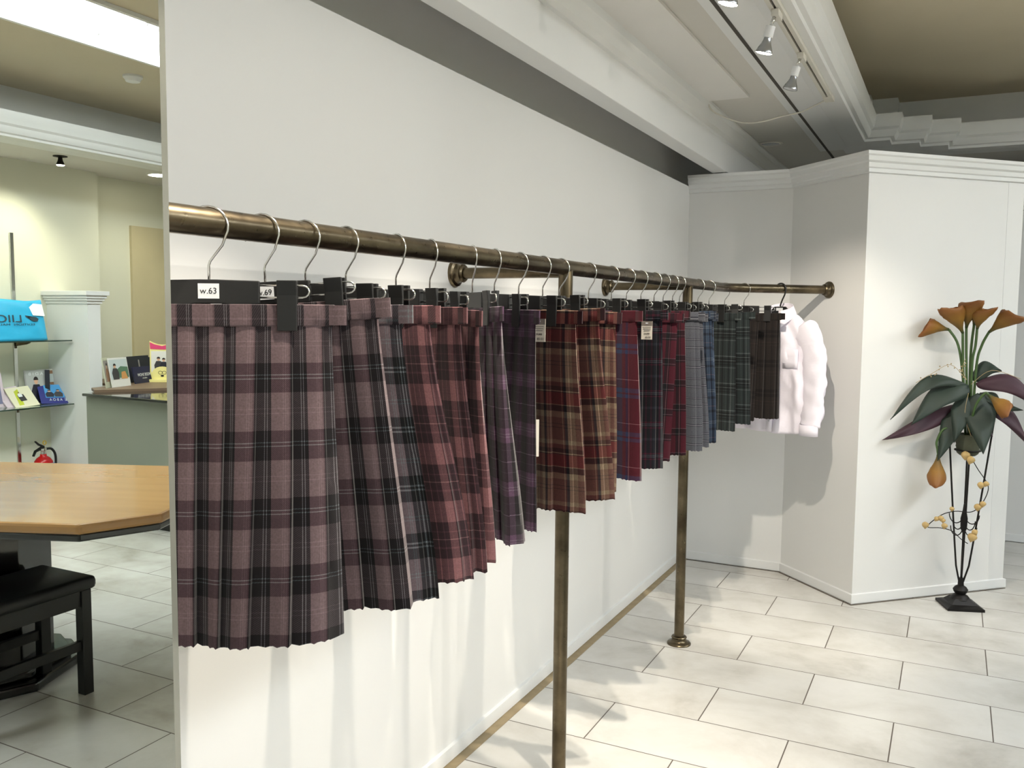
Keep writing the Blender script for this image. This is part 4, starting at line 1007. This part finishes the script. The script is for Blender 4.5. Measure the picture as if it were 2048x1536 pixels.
# yellow character-free display stand with pink ribbon top
ys = thing('display_stand', 'yellow standee with a pink scalloped top and a couple photo on the counter', 'display stand', (RXV(-5.16), 4.58, ZB), math.radians(240 + 90))
YEL = P_('standee_yellow', (236, 226, 150)); PNK = P_('standee_pink', (222, 70, 120))
RX_ = Matrix.Rotation(PI / 2, 4, 'X')
bd = [(-.09, 0), (.09, 0), (.09, .30), (.06, .285), (.03, .275), (0, .272), (-.03, .275), (-.06, .285), (-.09, .30)]
MB().prism(bd, 0, .006, RX_).build('board', YEL, ys)
MB().prism([(-.085, .235), (.085, .24), (.088, .29), (.055, .275), (0, .262), (-.055, .275), (-.088, .29)], .0062, .008, RX_).build('pink_ribbon', PNK, ys)
MB().prism(rect(-.08, .08, .07, .225), .0062, .0072, RX_).build('printed_photo', WHC, ys)
for q, (n_, poly, m_) in enumerate([(a, [(x * .17 + (.01), z * .22 + .075) for x, z in b_], c) for a, b_, c in person(.1, .02, 1.4, PDG) + person(-.12, .02, 1.3, PNAVY)]):
    MB().prism(poly, .0072 + q * .0003, .0078 + q * .0003, RX_).build(n_, m_, ys)
MB().prism([(.075 * math.cos(a), .058 + .055 * math.sin(a)) for a in [2 * PI * k / 24 for k in range(24)]], .0095, .014, RX_).build('round_front', YEL, ys)
MB().prism([(-.095, 0), (.095, 0), (.085, .02), (-.085, .02)], -.03, .04, RX_).build('base', YEL, ys)
for sgn in (-1, 1):
    MB().tube([(sgn * (.014 + .014 * math.cos(a)), -.0145, .068 + .012 * math.sin(a)) for a in [2 * PI * k / 14 for k in range(14)]], .0015, 5, closed=True).build('printed_ring', INK, ys)
MB().prism([(.0 + .012 * math.cos(a), .045 + .008 * math.sin(a)) for a in [2 * PI * k / 12 for k in range(12)]], .0142, .015, RX_).build('printed_dot', INK, ys)

# ------------------------------------------------------------------ table and stool (seen in the mirror)
import math as _m
tb = thing('meeting_table', 'long eight-sided maple table with black edge and black pedestal, in the mirror', 'table', (RXV(-3.30), 2.00, 0), math.radians(180 - 202))
# in table space: x along its length (towards the pillar end negative), y across
HL, HW, ch = .93, .52, .18
def octo(o): 
    a, b_, c = HL - o, HW - o, ch - o * .4
    return [(-a, -b_ + c), (-a + c, -b_), (a - c, -b_), (a, -b_ + c), (a, b_ - c), (a - c, b_), (-a + c, b_), (-a, b_ - c)]
MB().prism(octo(0), .685, .72).build('tabletop', MAPLE, tb, bevel=.010)
MB().prism(octo(.012), .660, .685).build('black_edge_band', LACQ, tb, bevel=.006)
def oc(a, b_, c): return [(-a, -b_ + c), (-a + c, -b_), (a - c, -b_), (a, -b_ + c), (a, b_ - c), (a - c, b_), (-a + c, b_), (-a, b_ - c)]
MB().prism(oc(.26, .18, .08), .07, .66).build('pedestal', LACQ, tb, bevel=.004)
MB().prism(oc(.35, .28, .13), 0, .035).build('plinth', LACQ, tb, bevel=.008)
MB().prism(oc(.31, .24, .11), .035, .07).build('plinth_step', LACQ, tb, bevel=.008)
sx, sy = RXV(-2.76), 2.07
sl = thing('stool', 'low black padded stool with square wooden legs pushed near the table', 'stool', (sx + .115, sy - .22, 0))
def legp(x, y): MB().box(x - .019, x + .019, y - .019, y + .019, 0, .385).build('leg', FRAMEB, sl, bevel=.002)
for a in (-.115, .115):
    for b_ in (-.22, .22): legp(a, b_)
for a in (-.115, .115):
    MB().box(a - .012, a + .012, -.20, .20, .325, .385).build('apron', FRAMEB, sl, bevel=.002)
    MB().box(a - .010, a + .010, -.20, .20, .165, .20).build('stretcher', FRAMEB, sl, bevel=.002)
for b_ in (-.22, .22):
    MB().box(-.10, .10, b_ - .012, b_ + .012, .325, .385).build('apron', FRAMEB, sl, bevel=.002)
MB().box(-.15, .15, -.255, .255, .385, .435).build('seat_cushion', LEATHER, sl, bevel=.018, smooth=True)

# ------------------------------------------------------------------ tags hanging on the skirts
price_tag((-.905, 1.945, RZ - .142), math.radians(0), 'white price tag with a dark band hanging on the red and cream tartan skirt')
price_tag((-.845, 2.60, RZ - .150), math.radians(4), 'white price tag hanging on the navy and wine tartan skirt')
price_tag((-.842, 1.80, RZ - .37), math.radians(50), 'narrow white ticket strip hanging low between the plum and red tartan skirts', .014, .085, True)
